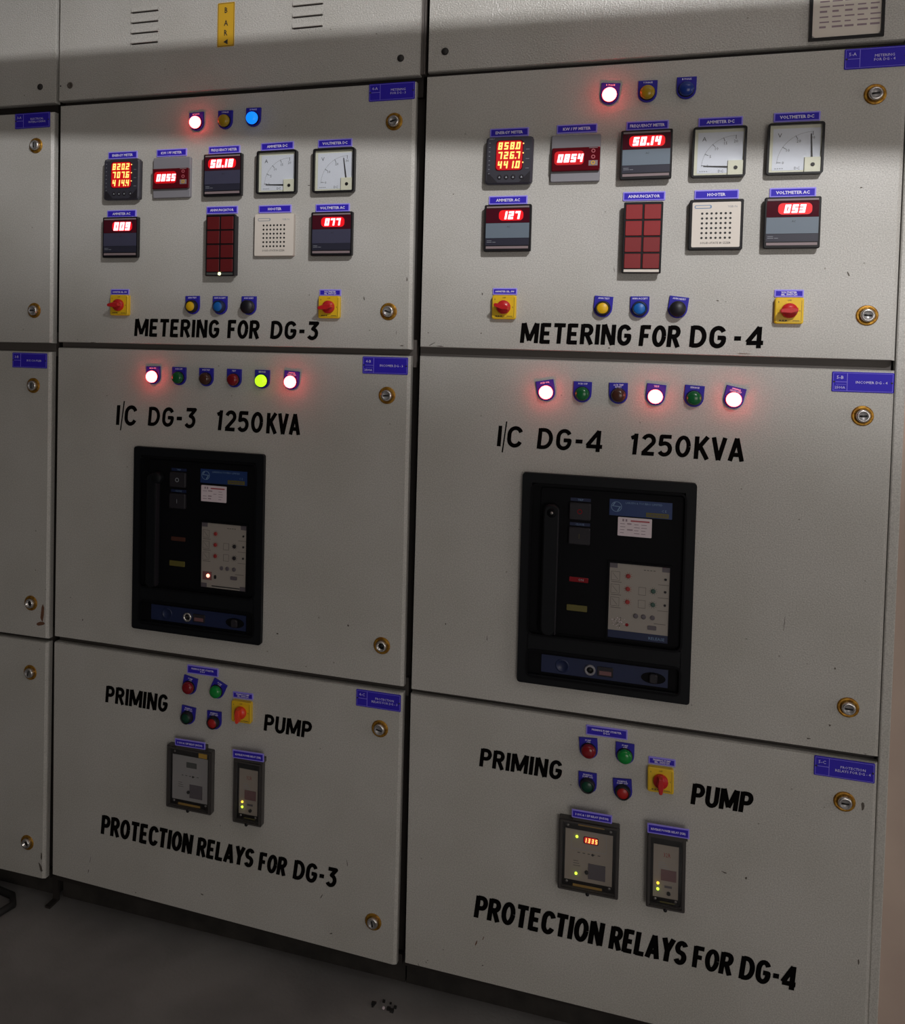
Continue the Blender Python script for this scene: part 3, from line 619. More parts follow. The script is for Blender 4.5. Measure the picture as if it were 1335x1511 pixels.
def pilot_lamp(label, lens, text, x, z, rot=0.0, big=1.0, group=None, bez='black_plastic'):
    t = thing('pilot_lamp', label, 'indicator lamp', x, z, 0, group)
    if lens == 'lens_red_lit': bez = 'lens_red'  # red bezel colour stands in for the lens glow on its rim
    legend(t, text, rot)
    mb = MB(); R = .0150 * big
    mb.lathe(0, 0, [(R, .004), (R, .0075), (R * .96, .0095), (R * .86, .0095)], bez, 24); mb.build('bezel', t, True)
    mb = MB(); r = R * .93
    mb.lathe(0, 0, [(r, .006), (r, .012), (r * .94, .0155), (r * .78, .0180), (r * .5, .0196), (r * .2, .0203), (0, .0204)], lens, 24); mb.build('lens', t, True)
    return t
def push_button(label, cap, guard, text, x, z, rot=0.0, head=False, group=None, R=.0140, rc=.0112):
    t = thing('push_button', label, 'push button', x, z, 0, group)
    legend(t, text, rot)
    if head:
        mb = MB(); mb.lathe(0, 0, [(.0155, .004), (.0155, .007), (.012, .008), (.010, .012)], guard, 24); mb.build('collar', t, True)
        mb = MB(); mb.lathe(0, 0, [(.010, .010), (.0150, .0145), (.0153, .0180), (.0145, .0200), (0, .0206)], cap, 24); mb.build('button_head', t, True)
    else:
        mb = MB(); mb.lathe(0, 0, [(R + .0012, .004), (R + .0012, .006), (R, .0075), (R, .0165), (R - .0012, .0175), (rc + .0004, .0175), (rc + .0004, .012)], guard, 24); mb.build('guard_ring', t, True)
        mb = MB(); mb.lathe(0, 0, [(rc, .008), (rc, .0152), (rc * .93, .0162), (0, .0164)], cap, 24); mb.build('button_cap', t, True)
    return t
G1, G2, G3, G4, G5 = 'phase lamps at the top of the metering doors', 'push buttons above the painted METERING line', 'indicator lamps in a row on the middle doors', 'lamps of the priming pump starter', 'push buttons of the priming pump starter'
for cab, dx, zt in (('DG-3', 0, 1.9525), ('DG-4', .9195, 1.9575)):
    r3 = cab == 'DG-3'
    pilot_lamp('lit red R-phase lamp at top left of the %s metering door' % cab, 'lens_red_lit', ['R PHASE'], .3745 if r3 else 1.2955, zt, 2 if r3 else -5, group=G1)
    pilot_lamp('unlit amber Y-phase lamp between red and blue on the %s metering door' % cab, 'lens_amber', ['Y PHASE'], .4475 if r3 else 1.3675, zt, -1, group=G1)
    pilot_lamp('%s blue B-phase lamp on the %s metering door' % ('lit bright' if r3 else 'unlit dark', cab), 'lens_blue_lit' if r3 else 'lens_blue', ['B PHASE'], .5180 if r3 else 1.4395, zt + .002, -1, group=G1)
    zb = 1.5272 if r3 else 1.5318
    push_button('yellow push button in black ring above METERING FOR %s' % cab, 'yellow_cap', 'black_cap', ['ANN TEST'], .3715 if r3 else 1.2958, zb, 1 if r3 else -4, group=G2)
    push_button('blue push button between the yellow and black ones on %s' % cab, 'blue_cap', 'strip_blue', ['ANN ACCEPT'], .4425 if r3 else 1.3663, zb, 0, group=G2)
    push_button('black mushroom push button above METERING FOR %s' % cab, 'black_cap', 'black_cap', ['ANN RESET'], .5155 if r3 else 1.4375, zb, 0 if r3 else -7, True, group=G2)
B3 = [('lens_red_lit', 'lit red', 'first', ['ACB ON'], .2700, 2), ('lens_green', 'dark green', 'second', ['ACB OFF'], .3388, 0), ('lens_brown', 'dark brown', 'third', ['ACB TRIP'], .4100, 0),
      ('lens_red', 'unlit dull red', 'fourth', ['TEST'], .4815, 0), ('lens_green_lit', 'lit yellow-green', 'fifth', ['SERVICE'], .5520, 0), ('lens_red_lit', 'lit red', 'last', ['SPRING', 'CHARGED'], .6232, -4)]
for ln, c_, o_, tx, x, rt in B3:
    pilot_lamp('%s lamp, %s in the row above I/C DG-3' % (c_, o_), ln, tx, x, 1.3595, rt, group=G3)
B4 = [('lens_red_lit', 'lit red', 'first', ['ACB ON'], 1.1885, 10), ('lens_green', 'dark green', 'second', ['ACB OFF'], 1.2608, -1), ('lens_brown', 'dark brown', 'third', ['ACB TRIP', 'RESET'], 1.3312, 1),
      ('lens_red_lit', 'lit red', 'fourth', ['TEST'], 1.4015, -5), ('lens_green', 'dark green', 'fifth', ['SERVICE'], 1.4732, -3), ('lens_red_lit', 'lit red', 'last, tilted', ['SPRING', 'CHARGED'], 1.5450, -12)]
for ln, c_, o_, tx, x, rt in B4:
    pilot_lamp('%s lamp, %s in the row above I/C DG-4' % (c_, o_), ln, tx, x, 1.3580, rt, group=G3)
for cab, o in (('DG-3', 0), ('DG-4', 1)):
    pilot_lamp('dull red lamp, upper left of the four controls beside PRIMING on %s' % cab, 'lens_red', ['PUMP', 'ON'], (.3788, 1.2955)[o], .6262, (-10, 4)[o], 1.04, G4)
    pilot_lamp('green lamp, upper right of the four controls beside PRIMING on %s' % cab, 'lens_bright_green', ['PUMP', 'OFF'], (.4510, 1.3665)[o], .6270, (-24, 0)[o], 1.04, G4)
    push_button('dark green push button, lower left of the four controls on the %s bottom door' % cab, 'dark_green_cap', 'black_cap', ['PRIMING', 'PUMP ON'], (.3765, 1.2955)[o], .5541, (-5, 1)[o], group=G5)
    push_button('red push button, lower right of the four controls on the %s bottom door' % cab, 'red_cap', 'black_cap', ['PRIMING', 'PUMP OFF'], (.4455, 1.3650)[o], .5528, (1, 5)[o], group=G5)

# ------------------------------------------------------------------ rotary selector switches
def selector(label, x, z, rot, hang, knob='switch_red'):
    t = thing('selector_switch', label, 'selector switch', x, z, rot, 'yellow and red selector switches')
    mb = MB(); mb.rbox(0, 0, .0495, .0495, .004, 0, .012, 'switch_yellow', .0016, 4); mb.build('base_plate', t)
    mb = MB()
    for u0, u1, v0, v1 in ((-.021, .021, -.0212, -.0207), (.0207, .0212, -.020, .020)): mb.box(u0, u1, v0, v1, .012, .0122, 'print_black')
    mb.text('OFF', .003, 0, .0195, .0123, 'print_black'); mb.text('R', .003, .0185, 0, .0123, 'print_black'); mb.text('B', .003, -.0185, .0165, .0123, 'print_black')
    for k in range(3): mb.box(-.017 + k * .005, -.0135 + k * .005, -.0195, -.0175, .012, .0122, 'print_black')
    mb.box(.006, .018, -.0193, -.0183, .012, .0122, 'print_black'); mb.build('markings', t)
    mb = MB(); mb.lathe(0, 0, [(.0142, .011), (.0142, .018), (.0128, .0215), (0, .0215)], knob, 24); k = mb.build('knob', t, True)
    mb = MB(); a = math.radians(hang); c, s_ = math.cos(a), math.sin(a)
    pr = [(-.0125, -.0035), (.0, -.0062), (.0170, -.0032), (.0185, 0), (.0170, .0032), (0, .0062), (-.0125, .0035)]
    mb.prism([(c * u - s_ * v, s_ * u + c * v) for u, v in pr], .020, .0365, knob, .0016); mb.build('knob_grip', k)
    return t
selector('yellow selector switch with red knob left of the buttons on the DG-3 metering door', .1785, 1.5283, 0, 183)
selector('yellow selector switch with red knob on the right of the DG-3 metering door', .7120, 1.5285, 0, 190)
selector('yellow selector switch with red knob left of the buttons on the DG-4 metering door', 1.0978, 1.5320, 0, 165)
selector('yellow selector switch with red knob on the right of the DG-4 metering door', 1.6358, 1.5304, 0, 185)
selector('yellow switch with orange-red handle pointing down beside PUMP on DG-3', .5175, .5890, .5, 268, 'orange_red')
selector('yellow switch with red handle pointing down beside PUMP on DG-4', 1.4362, .5900, 1.5, 270, 'switch_red')

# ------------------------------------------------------------------ meters
def digital_meter(label, x, z, digits, cu, dh, wd, glow_w, depth, rot=0, four=False, soft=False, group='square digital panel meters with red digits'):
    t = thing('digital_meter', label, 'meter', x, z, rot, group); S = .0965; D = depth
    mb = MB(); mb.rbox(0, 0, S - .012, S - .012, .002, 0, D - .009, 'dark_plastic'); mb.rbox(0, 0, S, S, .003, D - .010, D, 'black_plastic', .0012); mb.build('case', t)
    mb = MB(); mb.box(-.0445, .0445, .0105, .0405, D, D + .0006, 'maroon_window'); dw = mb.build('display_window', t)
    mb = MB(); mb.box(-.0435, .0435, .0415, .0448, D, D + .0008, 'pinkish_strip'); mb.build('top_strip', t)
    mb = MB(); mb.box(-.0445, .0445, -.0205, .0100, D, D + .0006, 'slate_blue' if not soft else 'slate_dark'); mb.build('face_panel', t)
    mb = MB(); mb.box(-.0445, .0445, -.0355, -.0210, D, D + .0005, 'navy_strip'); ns = mb.build('lower_panel', t)
    mb = MB(); mb.box(-.0435, .0435, -.0425, -.0375, D, D + .0008, 'pinkish_strip'); mb.build('bottom_strip', t)
    mb = MB()
    for i, (a, b) in enumerate(((-.042, -.032), (-.042, -.0315), (-.030, -.0235))):
        mb.box(a, b, -.0262 - (i > 0) * .0032, -.0255 - (i > 0) * .0032, D + .0005, D + .0007, 'print_grey')
    mb.text('AC', .0035, .002, .0025, D + .0008, 'print_black', slant=.2)
    mb.build('small_print', t)
    gw, gh = glow_w, .0215
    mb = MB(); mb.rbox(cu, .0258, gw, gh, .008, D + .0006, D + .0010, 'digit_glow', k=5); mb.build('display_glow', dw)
    mb = MB(); mb.seg(digits, dh, cu, .0258, D + .0014, 'digit_white', slant=.16, th=.27, gap=.16, wr=.64); mb.build('digits', dw)
    return t
digital_meter('digital AC ammeter with blurred white digits, lower left on DG-3', .1832, 1.6894, '009', .006, .0195, 0, .054, .018, 0, soft=True)
digital_meter('digital frequency meter with glowing digits over the DG-3 annunciator', .4497, 1.8276, '50.18', -.001, .0185, 0, .070, .018, 0, soft=True)
digital_meter('digital AC voltmeter with red digits, lower right on DG-3', .7167, 1.6892, '077', .003, .0160, 0, .054, .018, 0, soft=True)
digital_meter('digital AC ammeter reading 127, lower left on DG-4', 1.1015, 1.6951, '127', .007, .0165, 0, .050, .018)
digital_meter('digital frequency meter with glowing digits over the DG-4 annunciator', 1.3690, 1.8338, '50.14', .001, .0170, 0, .067, .021)
digital_meter('digital AC voltmeter reading 053, lower right on DG-4', 1.6341, 1.6956, '053', .004, .0160, 0, .058, .018)

def energy_meter(label, x, z, rows, rot, gcol):
    t = thing('energy_meter', label, 'meter', x, z, rot, 'energy meters with three rows of digits'); D = .021; S = .0965
    mb = MB(); mb.rbox(0, 0, S - .006, S - .006, .002, 0, D - .012, 'dark_plastic'); mb.rbox(0, 0, S, S, .006, D - .012, D, 'charcoal', .003, 2); mb.build('housing', t)
    for s_ in (-1, 1):
        mb = MB(); mb.add([(s_ * .044, -.045, D + .0002), (s_ * .044, -.022, D + .0002), (s_ * .022, -.045, D + .0002)], [(0, 1, 2) if s_ < 0 else (0, 2, 1)], 'dark_plastic'); mb.build('corner_facet', t)
    mb = MB(); mb.rbox(.0005, .010, .056, .062, .006, D, D + .0008, 'red_window'); dw = mb.build('display_window', t)
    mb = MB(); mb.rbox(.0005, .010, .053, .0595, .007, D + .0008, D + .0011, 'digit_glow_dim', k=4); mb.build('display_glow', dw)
    mb = MB()
    for i, r in enumerate(rows): mb.seg(r, .0148, 0, .0293 - i * .0192, D + .0015, 'digit_yellow', slant=.10, th=.20, gap=.26, wr=.56)
    for i in range(3): mb.cyl(.0285, .0335 - i * .0192, .0014, D + .0011, D + .0016, 'digit_yellow', n=8)
    mb.build('digits', dw)
    for i, u in enumerate((-.018, -.004, .010, .027)):
        mb = MB(); mb.cyl(u, -.034, .0048, D, D + .0014, 'dark_plastic', .0006, 14)
        mb.add([(u - .002, -.036, D + .0016), (u + .002, -.036, D + .0016), (u, -.032, D + .0016)], [(0, 1, 2)], 'print_grey'); mb.build('button', t)
    mb = MB()
    for i in range(3): mb.box(.034, .041, .0215 - i * .0192, .0222 - i * .0192, D, D + .0003, 'print_grey')
    for i in range(8): mb.box(-.042, -.039, .036 - i * .009, .0368 - i * .009, D, D + .0003, 'print_grey')
    mb.text('ENERGY', .0022, -.036, .0445, D + .0003, 'print_grey'); mb.build('small_print', t)
energy_meter('dark energy meter showing 820.2 over 707.6 over 414.4 on DG-3', .1860, 1.8264, ['820.2', '707.6', '414.4'], -.6, 0)
energy_meter('dark energy meter showing 858.0 over 726.7 over 441.0 on DG-4', 1.1013, 1.8331, ['858.0', '726.7', '441.0'], -.8, 0)

def pf_meter(label, x, z, digits, rot=0):
    t = thing('power_factor_meter', label, 'meter', x, z, rot, 'power factor meters in grey flanges')
    mb = MB(); mb.rbox(0, 0, .0968, .094, .003, 0, .010, 'grey_flange', .001); mb.build('flange', t)
    mb = MB(); mb.rbox(.001, -.0035, .0945, .047, .002, .010, .018, 'red_window', .0014); dw = mb.build('display_window', t)
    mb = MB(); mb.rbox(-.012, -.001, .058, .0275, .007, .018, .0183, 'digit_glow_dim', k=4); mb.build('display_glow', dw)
    mb = MB(); mb.seg(digits, .0165, -.0095, -.0015, .0187, 'digit_white', slant=.16, th=.26, gap=.17, wr=.62); mb.build('digits', dw)
    mb = MB(); mb.box(.0265, .0430, .0175, .0187, .018, .0183, 'pinkish_strip'); mb.box(.0265, .0440, -.0175, -.0070, .018, .0183, 'pinkish_strip'); mb.build('key_strip', dw)
    for i in range(3):
        mb = MB(); c = ('paper_red', 'paper_red', 'yellow_sticker')[i]
        mb.lathe(.035, .0118 - i * .0118, [(.0040, .0183), (.0040, .0190), (.0022, .0190), (.0022, .0184)], c, 14); mb.build('round_key', t)
pf_meter('grey power factor meter reading 0.855 on a red window, DG-3', .3145, 1.8278, '0.855')
pf_meter('grey power factor meter reading 0.854 on a red window, DG-4', 1.2335, 1.8343, '0.854', -.4)

def analog_meter(label, x, z, unit, needle, rot=0, ticks=4, spot=False):
    t = thing('analog_meter', label, 'meter', x, z, rot, 'square white dial meters'); D = .016; S = .0965
    mb = MB(); mb.rbox(0, 0, S - .006, S - .006, .002, 0, .006, 'black_plastic'); mb.frame(0, 0, S, S, .0038, .003, D, 'black_plastic', .005); mb.build('frame', t)
    mb = MB(); mb.box(-.0446, .0446, -.0446, .0446, .0062, .0085, 'dial_cream'); dl = mb.build('dial_bezel', t)
    mb = MB(); mb.box(-.0385, .0425, -.040, .0385, .0085, .0088, 'dial_white'); dp = mb.build('dial_face', t)
    px_, py_ = .0295, -.0290
    mb = MB()
    R = .0600
    n = 26
    for i in range(n):
        a0 = math.radians(180 - 90 * i / n - 2); a1 = math.radians(180 - 90 * (i + 1) / n - 2 + (.9))
        q = [(px_ + r_ * math.cos(a), py_ + r_ * math.sin(a), .009) for r_, a in ((R, a0), (R + .0005, a0), (R + .0005, a1), (R, a1))]
        mb.add(q, [(0, 1, 2, 3)], 'dial_print')
    nums = ['0', '5', '10', '15', '20'] if unit == 'A' else ['0', '10', '20', '30']
    for i, s_ in enumerate(nums):
        a = math.radians(176 - 86 * i / (len(nums) - 1)); c, sn = math.cos(a), math.sin(a)
        q = [(px_ + r_ * c - w_ * sn, py_ + r_ * sn + w_ * c, .009) for r_, w_ in ((R - .0065, -.0005), (R + .001, -.0005), (R + .001, .0005), (R - .0065, .0005))]
        mb.add(q, [(0, 1, 2, 3)], 'dial_print')
        mb.text(s_, .0056, px_ + (R - .0105) * c, py_ + (R - .0105) * sn, .009, 'dial_print')
    mb.text(unit, .0085, -.027, .0262, .009, 'dial_print')
    mb.text('DC', .005, .0045, -.036, .009, 'dial_print')
    for i in range(4): mb.box(-.034 + i * .004, -.0315 + i * .004, -.037, -.0355, .0088, .009, 'print_grey')
    mb.build('dial_print', dp)
    mb = MB(); a = math.radians(needle); c, sn = math.cos(a), math.sin(a)
    mb.prism([(px_ + u * c - v * sn, py_ + u * sn + v * c) for u, v in ((.008, -.0016), (.0565, -.0008), (.0565, .0008), (.008, .0016))], .0095, .0102, 'print_black'); mb.build('needle', t)
    mb = MB(); mb.box(.0165, .0446, -.0446, -.0165, .0088, .0125, 'dial_cream', .0006); mb.build('corner_cover', t)
    mb = MB(); mb.cyl(.0305, -.0305, .0036, .0125, .0135, 'slot_black', n=14); mb.build('zero_screw', t)
    mb = MB(); mb.box(-.0445, .0445, -.0445, .0445, .0146, .0150, 'clear_cover'); mb.build('glass_pane', t)
analog_meter('white dial DC ammeter with its needle lying left, DG-3', .5815, 1.8300, 'A', 178, 0)
analog_meter('white dial DC voltmeter with its needle nearly upright, DG-3', .7173, 1.8289, 'V', 98, 0)
analog_meter('white dial DC ammeter with its needle lying left, DG-4', 1.5024, 1.8343, 'A', 177, -.5)
analog_meter('white dial DC voltmeter with its needle upright, DG-4', 1.6353, 1.8349, 'V', 93, -.4)

def buzzer(label, x, z, dark, rot=0):
    t = thing('buzzer', label, 'buzzer', x, z, rot, 'square solid-state buzzers')
    S = .0968
    mb = MB()
    if dark: mb.rbox(0, 0, S, S, .003, 0, .016, 'black_plastic', .001); D = .0165
    else: mb.rbox(0, 0, S - .001, S - .001, .003, 0, .011, 'buzzer_case', .0012); D = .0115
    mb.build('case', t)
    mb = MB(); F = .0865 if dark else .0935; mb.rbox(0, 0, F, F, .002, D - .001, D, 'cream_plate'); fp = mb.build('face_plate', t)
    mb = MB()
    for i in range(7):
        for j in range(6): mb.cyl(-.0252 + i * .0084, .0215 - j * .0094, .0023, D, D + .0002, 'slot_black', n=8)
    mb.build('sound_holes', fp, kind='stuff')
    mb = MB(); mb.rbox(-.024, .0345, .031, .0068, .0028, D, D + .0002, 'maker_text' if dark else 'print_grey'); mb.rbox(-.0245, .0345, .027, .0040, .0018, D + .0002, D + .0003, 'cream_plate')
    mb.text('VSB-96', .0042, .029, .0345, D + .0003, 'print_grey'); mb.text('SOLID-STATE BUZZER', .0040, 0, -.0350, D + .0003, 'print_black', maxw=.066)
    mb.build('lettering', fp)
buzzer('cream buzzer with rows of holes and no black frame, DG-3', .5770, 1.6898, False)
buzzer('cream buzzer with rows of holes in a black frame, DG-4', 1.5012, 1.6946, True)

def annunciator(label, x, z, lit, rot=0):
    t = thing('annunciator', label, 'annunciator', x, z, rot, 'eight-window red annunciators'); D = .023; W_, H_ = .0735, .140
    mb = MB(); mb.rbox(0, 0, W_ - .004, H_ - .004, .002, 0, D - .008, 'dark_plastic'); mb.rbox(0, 0, W_, H_, .002, D - .008, D, 'black_plastic', .001); mb.build('housing', t)
    for i in range(2):
        for j in range(4):
            mb = MB(); c = 'annunciator_red' if not lit or (i + j) % 3 else 'annunciator_dull'
            if lit: c = 'annunciator_dull'
            if not lit: c = 'annunciator_red' if j < 2 else 'annunciator_mid'
            mb.rbox(-.0172 + i * .0346, .0505 - j * .0322, .0308, .0288, .001, D, D + .0018, c, .0006, 1); mb.build('window_pane', t)
    mb = MB(); mb.box(-.033, .033, -.0675, -.0625, D, D + .0008, 'cream_plate' if not lit else 'lcd_grey'); s_ = mb.build('bottom_strip', t)
    if lit: mb = MB(); mb.lathe(0, -.065, [(.0036, D), (.0036, D + .002), (.002, D + .0035), (0, D + .0038)], 'led_white', 12); mb.build('led', t, True)
annunciator('dull red eight-window annunciator with a lit green dot, DG-3', .4495, 1.6668, True)
annunciator('red eight-window annunciator with unlit white strip, DG-4', 1.3672, 1.6708, False, -.3)

# ------------------------------------------------------------------ protection relays
def relay(label, x, z, w_, h_, wide, on, rot=0):
    t = thing('protection_relay', label, 'relay', x, z, rot, 'protection relays under clear covers'); D = .020
    mb = MB(); mb.rbox(0, 0, w_ - .006, h_ - .004, .002, 0, .010, 'relay_frame'); mb.rbox(0, 0, w_ - .014, h_ - .014, .001, .010, D - .010, 'relay_inner'); mb.build('case', t)
    mb = MB(); mb.frame(0, 0, w_, h_, .0075, 0, D - .004, 'relay_frame', .003); mb.frame(0, 0, w_ - .005, h_ - .005, .0035, D - .004, D, 'relay_frame', .002); mb.build('cover_frame', t)
    fw = w_ - .026; fh = h_ - .044; fz = -.001
    face = 'relay_face_warm' if on else 'relay_face'
    d = D - .010
    mb = MB(); mb.box(-fw / 2, fw / 2, fz - fh / 2, fz + fh / 2, d, d + .0008, face); f = mb.build('face_plate', t)
    d += .0008; P = []
    mb = MB()
    if wide:
        mb.frame(0, fz + fh * .30, fw * .74, fh * .36, .0005, d, d + .0002, 'print_grey')
        for i in range(5): mb.box(-.022 + i * .010, -.017 + i * .010, fz + .006, fz + .0072, d, d + .0003, 'print_black')
        mb.cyl(.008, fz + .006, .0026, d, d + .0004, 'print_black', n=10)
        for i in range(3): mb.box(-.030, -.020 + i * .002, fz - .012 - i * .005, fz - .0113 - i * .005, d, d + .0003, 'print_black')
    else:
        mb.text('32R', .009, .002, fz + fh * .32, d + .0003, 'trip_red', wide=.7)
        for i in range(4): mb.box(-.014, -.002 + i * .003, fz + .018 - i * .004, fz + .0186 - i * .004, d, d + .0003, 'print_grey')
    mb.build('print', f)
    mb = MB()
    if wide:
        mb.box(.0, fw * .36, fz - fh * .42, fz - fh * .12, d, d + .0016, 'relay_patch', .0004); mb.cyl(-.003, fz - fh * .30, .0038, d, d + .003, 'slot_black', n=12)
    else:
        mb.box(-.009, fw * .42, fz - .018, fz + .004, d, d + .0010, 'relay_patch_red'); mb.cyl(.006, fz - fh * .40, .0038, d, d + .003, 'slot_black', n=12)
        mb.box(-.002, .012, fz - fh * .30, fz - fh * .26, d, d + .001, 'relay_patch')
    mb.build('key_patch', f)
    if wide:
        if on:
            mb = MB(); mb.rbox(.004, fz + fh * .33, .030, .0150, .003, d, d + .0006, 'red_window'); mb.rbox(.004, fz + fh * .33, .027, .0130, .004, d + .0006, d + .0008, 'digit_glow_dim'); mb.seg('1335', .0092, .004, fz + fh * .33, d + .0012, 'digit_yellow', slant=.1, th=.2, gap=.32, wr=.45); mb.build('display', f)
        else:
            mb = MB(); mb.rbox(.004, fz + fh * .31, .027, .0130, .001, d, d + .0008, 'lcd_grey'); mb.build('display', f)
    leds = [(-.024, fz + fh * .37, 'led_green'), (-.024, fz - fh * .36, 'led_green')] if (wide and on) else ([] if wide else [(-.0145, -.026, 'led_yellow'), (-.0145, -.038, 'led_green')])
    for u, v, m in leds:
        mb = MB(); mb.lathe(u, v, [(.0026, d), (.0026, d + .0015), (.0014, d + .003), (0, d + .0032)], m, 12); mb.build('led', t, True)
    mb = MB(); zt = h_ / 2 - .0125
    if wide:
        mb.box(-.030, .028, -zt - .004, -zt + .001, D - .010, D - .0092, 'ochre_strip')
        if on: mb.box(-.022, .030, zt - .001, zt + .004, D - .010, D - .0092, 'ochre_strip')
        else: mb.box(.022, .044, zt - .009, zt + .002, D - .010, D - .0090, 'yellow_sticker')
    else: mb.box(-.010, .018, -zt - .002, -zt + .0005, D - .010, D - .0092, 'olive_label')
    mb.build('strip_label', t)
    for s1 in (-1, 1):
        for s2 in ((-1, 1) if wide else (-1,)):
            mb = MB(); mb.lathe(s1 * (w_ / 2 - .0175), s2 * (h_ / 2 - .016), [(.0028, D - .012), (.0028, D - .0095), (0, D - .009)], 'screw_metal', 10); mb.build('screw', t, True)
    mb = MB(); mb.lathe(0, -h_ / 2 + .0015, [(.0038, D - .006), (.0038, D + .001), (0, D + .002)], 'black_plastic', 10); mb.build('cover_knob', t, True)
    mb = MB(); mb.box(-w_ / 2 + .007, w_ / 2 - .007, -h_ / 2 + .007, h_ / 2 - .007, D - .003, D - .0025, 'clear_cover'); mb.build('glass_pane', t)
relay('wide protection relay with blank display under clear cover, DG-3', .3880, .4096, .1185, .1510, True, False)
relay('narrow reverse power relay with yellow and green lights, DG-3', .5393, .4053, .0725, .1500, False, True)
relay('wide protection relay with red digits 1335 under clear cover, DG-4', 1.3022, .4073, .1200, .1500, True, True, .3)
relay('narrow reverse power relay with yellow and green lights, DG-4', 1.4518, .4081, .0735, .1510, False, True, .8)

# ------------------------------------------------------------------ air circuit breakers
def breaker(label, x, z, dg3, rot=0):
    t = thing('circuit_breaker', label, 'circuit breaker', x, z, rot, 'black air circuit breakers'); K, GK = 'breaker_black', 'breaker_grey'
    mb = MB()
    mb.frame(0, 0, .338, .440, .020, 0, .012, GK, .006)
    mb.box(-.150, .150, -.149, -.116, 0, .012, GK)                      # bar between the two openings
    mb.box(-.150, .150, -.202, .199, 0, .0015, K); mb.build('bezel', t)
    mb = MB(); mb.frame(0, .0405, .304, .318, .004, .012, .0135, K, .014); mb.frame(0, -.1765, .304, .060, .004, .012, .0135, K, .012); mb.build('bezel_lip', t)
    mb = MB(); mb.rbox(.0085, .0405, .280, .302, .006, .0015, .004, K, .001); mb.build('front_panel', t)
    mb = MB(); x0 = -.1075 if not dg3 else -.113
    mb.box(x0 - .016, x0 - .008, -.112, .150, .004, .008, K)
    mb.prism(rr(x0, .0235, .032 if not dg3 else .027, .272, .014, 5), .004, .026, GK, .003); h = mb.build('charging_handle', t)
    mb = MB(); mb.box(x0 + .0132, x0 + .0150, -.108, .150, .012, .0262, 'dark_plastic'); mb.build('handle_edge', h)
    mb = MB()
    if not dg3: mb.lathe(x0 + .001, .1425, [(.0095, .026), (.0095, .0266), (.006, .0262), (.004, .0275), (0, .0280)], K, 14); mb.lathe(x0 + .001, .1425, [(.0035, .0275), (.003, .029), (0, .0293)], 'screw_metal', 6)
    else: mb.lathe(x0 + .012, .150, [(.014, .010), (.014, .024), (.011, .027), (0, .0275)], GK, 16)
    mb.build('handle_pivot', h, True)
    for v, m_, txt, lab in ((.1470, 'dark_plastic', 'O', 'TRIP'), (.0965, 'charcoal' if not dg3 else 'dark_plastic', 'I', 'CLOSE')):
        mb = MB(); mb.rbox(-.0520, v, .043, .036, .003, .004, .012, 'dark_plastic', .002); b = mb.build('push_plate', t)
        mb = MB()
        if txt == 'O': mb.lathe(-.052, v, [(.0050, .0121), (.0050, .0123), (.0036, .0123)], 'print_grey' if dg3 else 'lens_red', 14)
        else: mb.box(-.0524, -.0516, v - .005, v + .005, .012, .0123, 'print_grey' if dg3 else 'olive_label')
        mb.build('symbol', b)
        mb = MB(); mb.box(-.0715, -.0315, v + .0200, v + .0265, .004, .0045, 'strip_blue'); mb.text(lab, .0042, -.0515, v + .0232, .0048, 'maker_text'); mb.build('blue_label', t)
    mb = MB(); mb.rbox(-.0505, .0055, .038, .0100, .0015, .004, .0055, 'lens_red' if not dg3 else 'lens_brown', .0005); 
    if not dg3: mb.text('ON', .005, -.046, .0058, .0058, 'print_grey')
    mb.build('state_flag', t)
    mb = MB(); mb.rbox(-.0525, -.0535, .041, .0125, .0015, .004, .0055, 'olive_label', .0005); mb.build('spring_flag', t)
    # maker's plate
    mb = MB(); mb.box(.0055, .1250, .1440, .1768, .004, .0048, 'maker_blue'); mp = mb.build('maker_plate', t)
    mb = MB(); d = .005
    mb.lathe(.0190, .1620, [(.0105, d), (.0105, d + .0001), (.0094, d + .0001), (.0094, d)], 'maker_text', 20)
    for P in ([(-.0045, .0085), (-.0015, .0085), (-.0065, .001), (-.0085, .001)], [(-.0085, .0022), (.0085, .0010), (.0085, -.0006), (-.0085, .0006)], [(.0060, .0004), (.0085, .0004), (.0035, -.0085), (.0010, -.0085)]):
        mb.add([(.0190 + a, .1620 + b, d + .0001) for a, b in P], [(0, 3, 2, 1)], 'maker_text')
    mb.text('LARSEN & TOUBRO LIMITED', .0040, .0715, .1712, d + .0001, 'maker_text', maxw=.078)
    mb.text('C E', .0045, .110, .1595, d + .0001, 'maker_text'); mb.build('maker_print', mp)
    mb = MB(); mb.box(.0760, .1190, .1455, .1545, .0048, .0052, 'olive_label')
    for i in range(6): mb.box(.079 + i * .0063, .0835 + i * .0063, .1480, .1520, .0052, .0053, 'trip_print')
    mb.build('olive_label', mp)
    # calibration sticker
    sx, sz = (.0552, .1228) if not dg3 else (.0408, .1198)
    mb = MB(); mb.rbox(sx, sz, .0650, .0378, .0015, .004 if dg3 else .0052, .0056, 'paper_white'); s_ = mb.build('white_sticker', t)
    mb = MB()
    for i in range(2): mb.box(sx - .024 + i * .006, sx - .0205 + i * .006, sz + .0105, sz + .0155, .0056, .0058, 'paper_print')
    mb.box(sx - .008, sx + .028, sz + .0110, sz + .0140, .0056, .0058, 'paper_red')
    for i in range(4):
        for j in range(4):
            if random.random() < .8: u = sx - .028 + j * .0135; mb.box(u, u + random.uniform(.007, .011), sz + .005 - i * .006, sz + .0062 - i * .006 + (.0012 if j == 1 else 0), .0056, .0058, 'paper_print')
    mb.build('sticker_print', s_)
    # trip unit
    tx, tz = (.0675, -.0285) if not dg3 else (.0690, -.0250)
    W_, H_ = .117, .1545
    mb = MB()
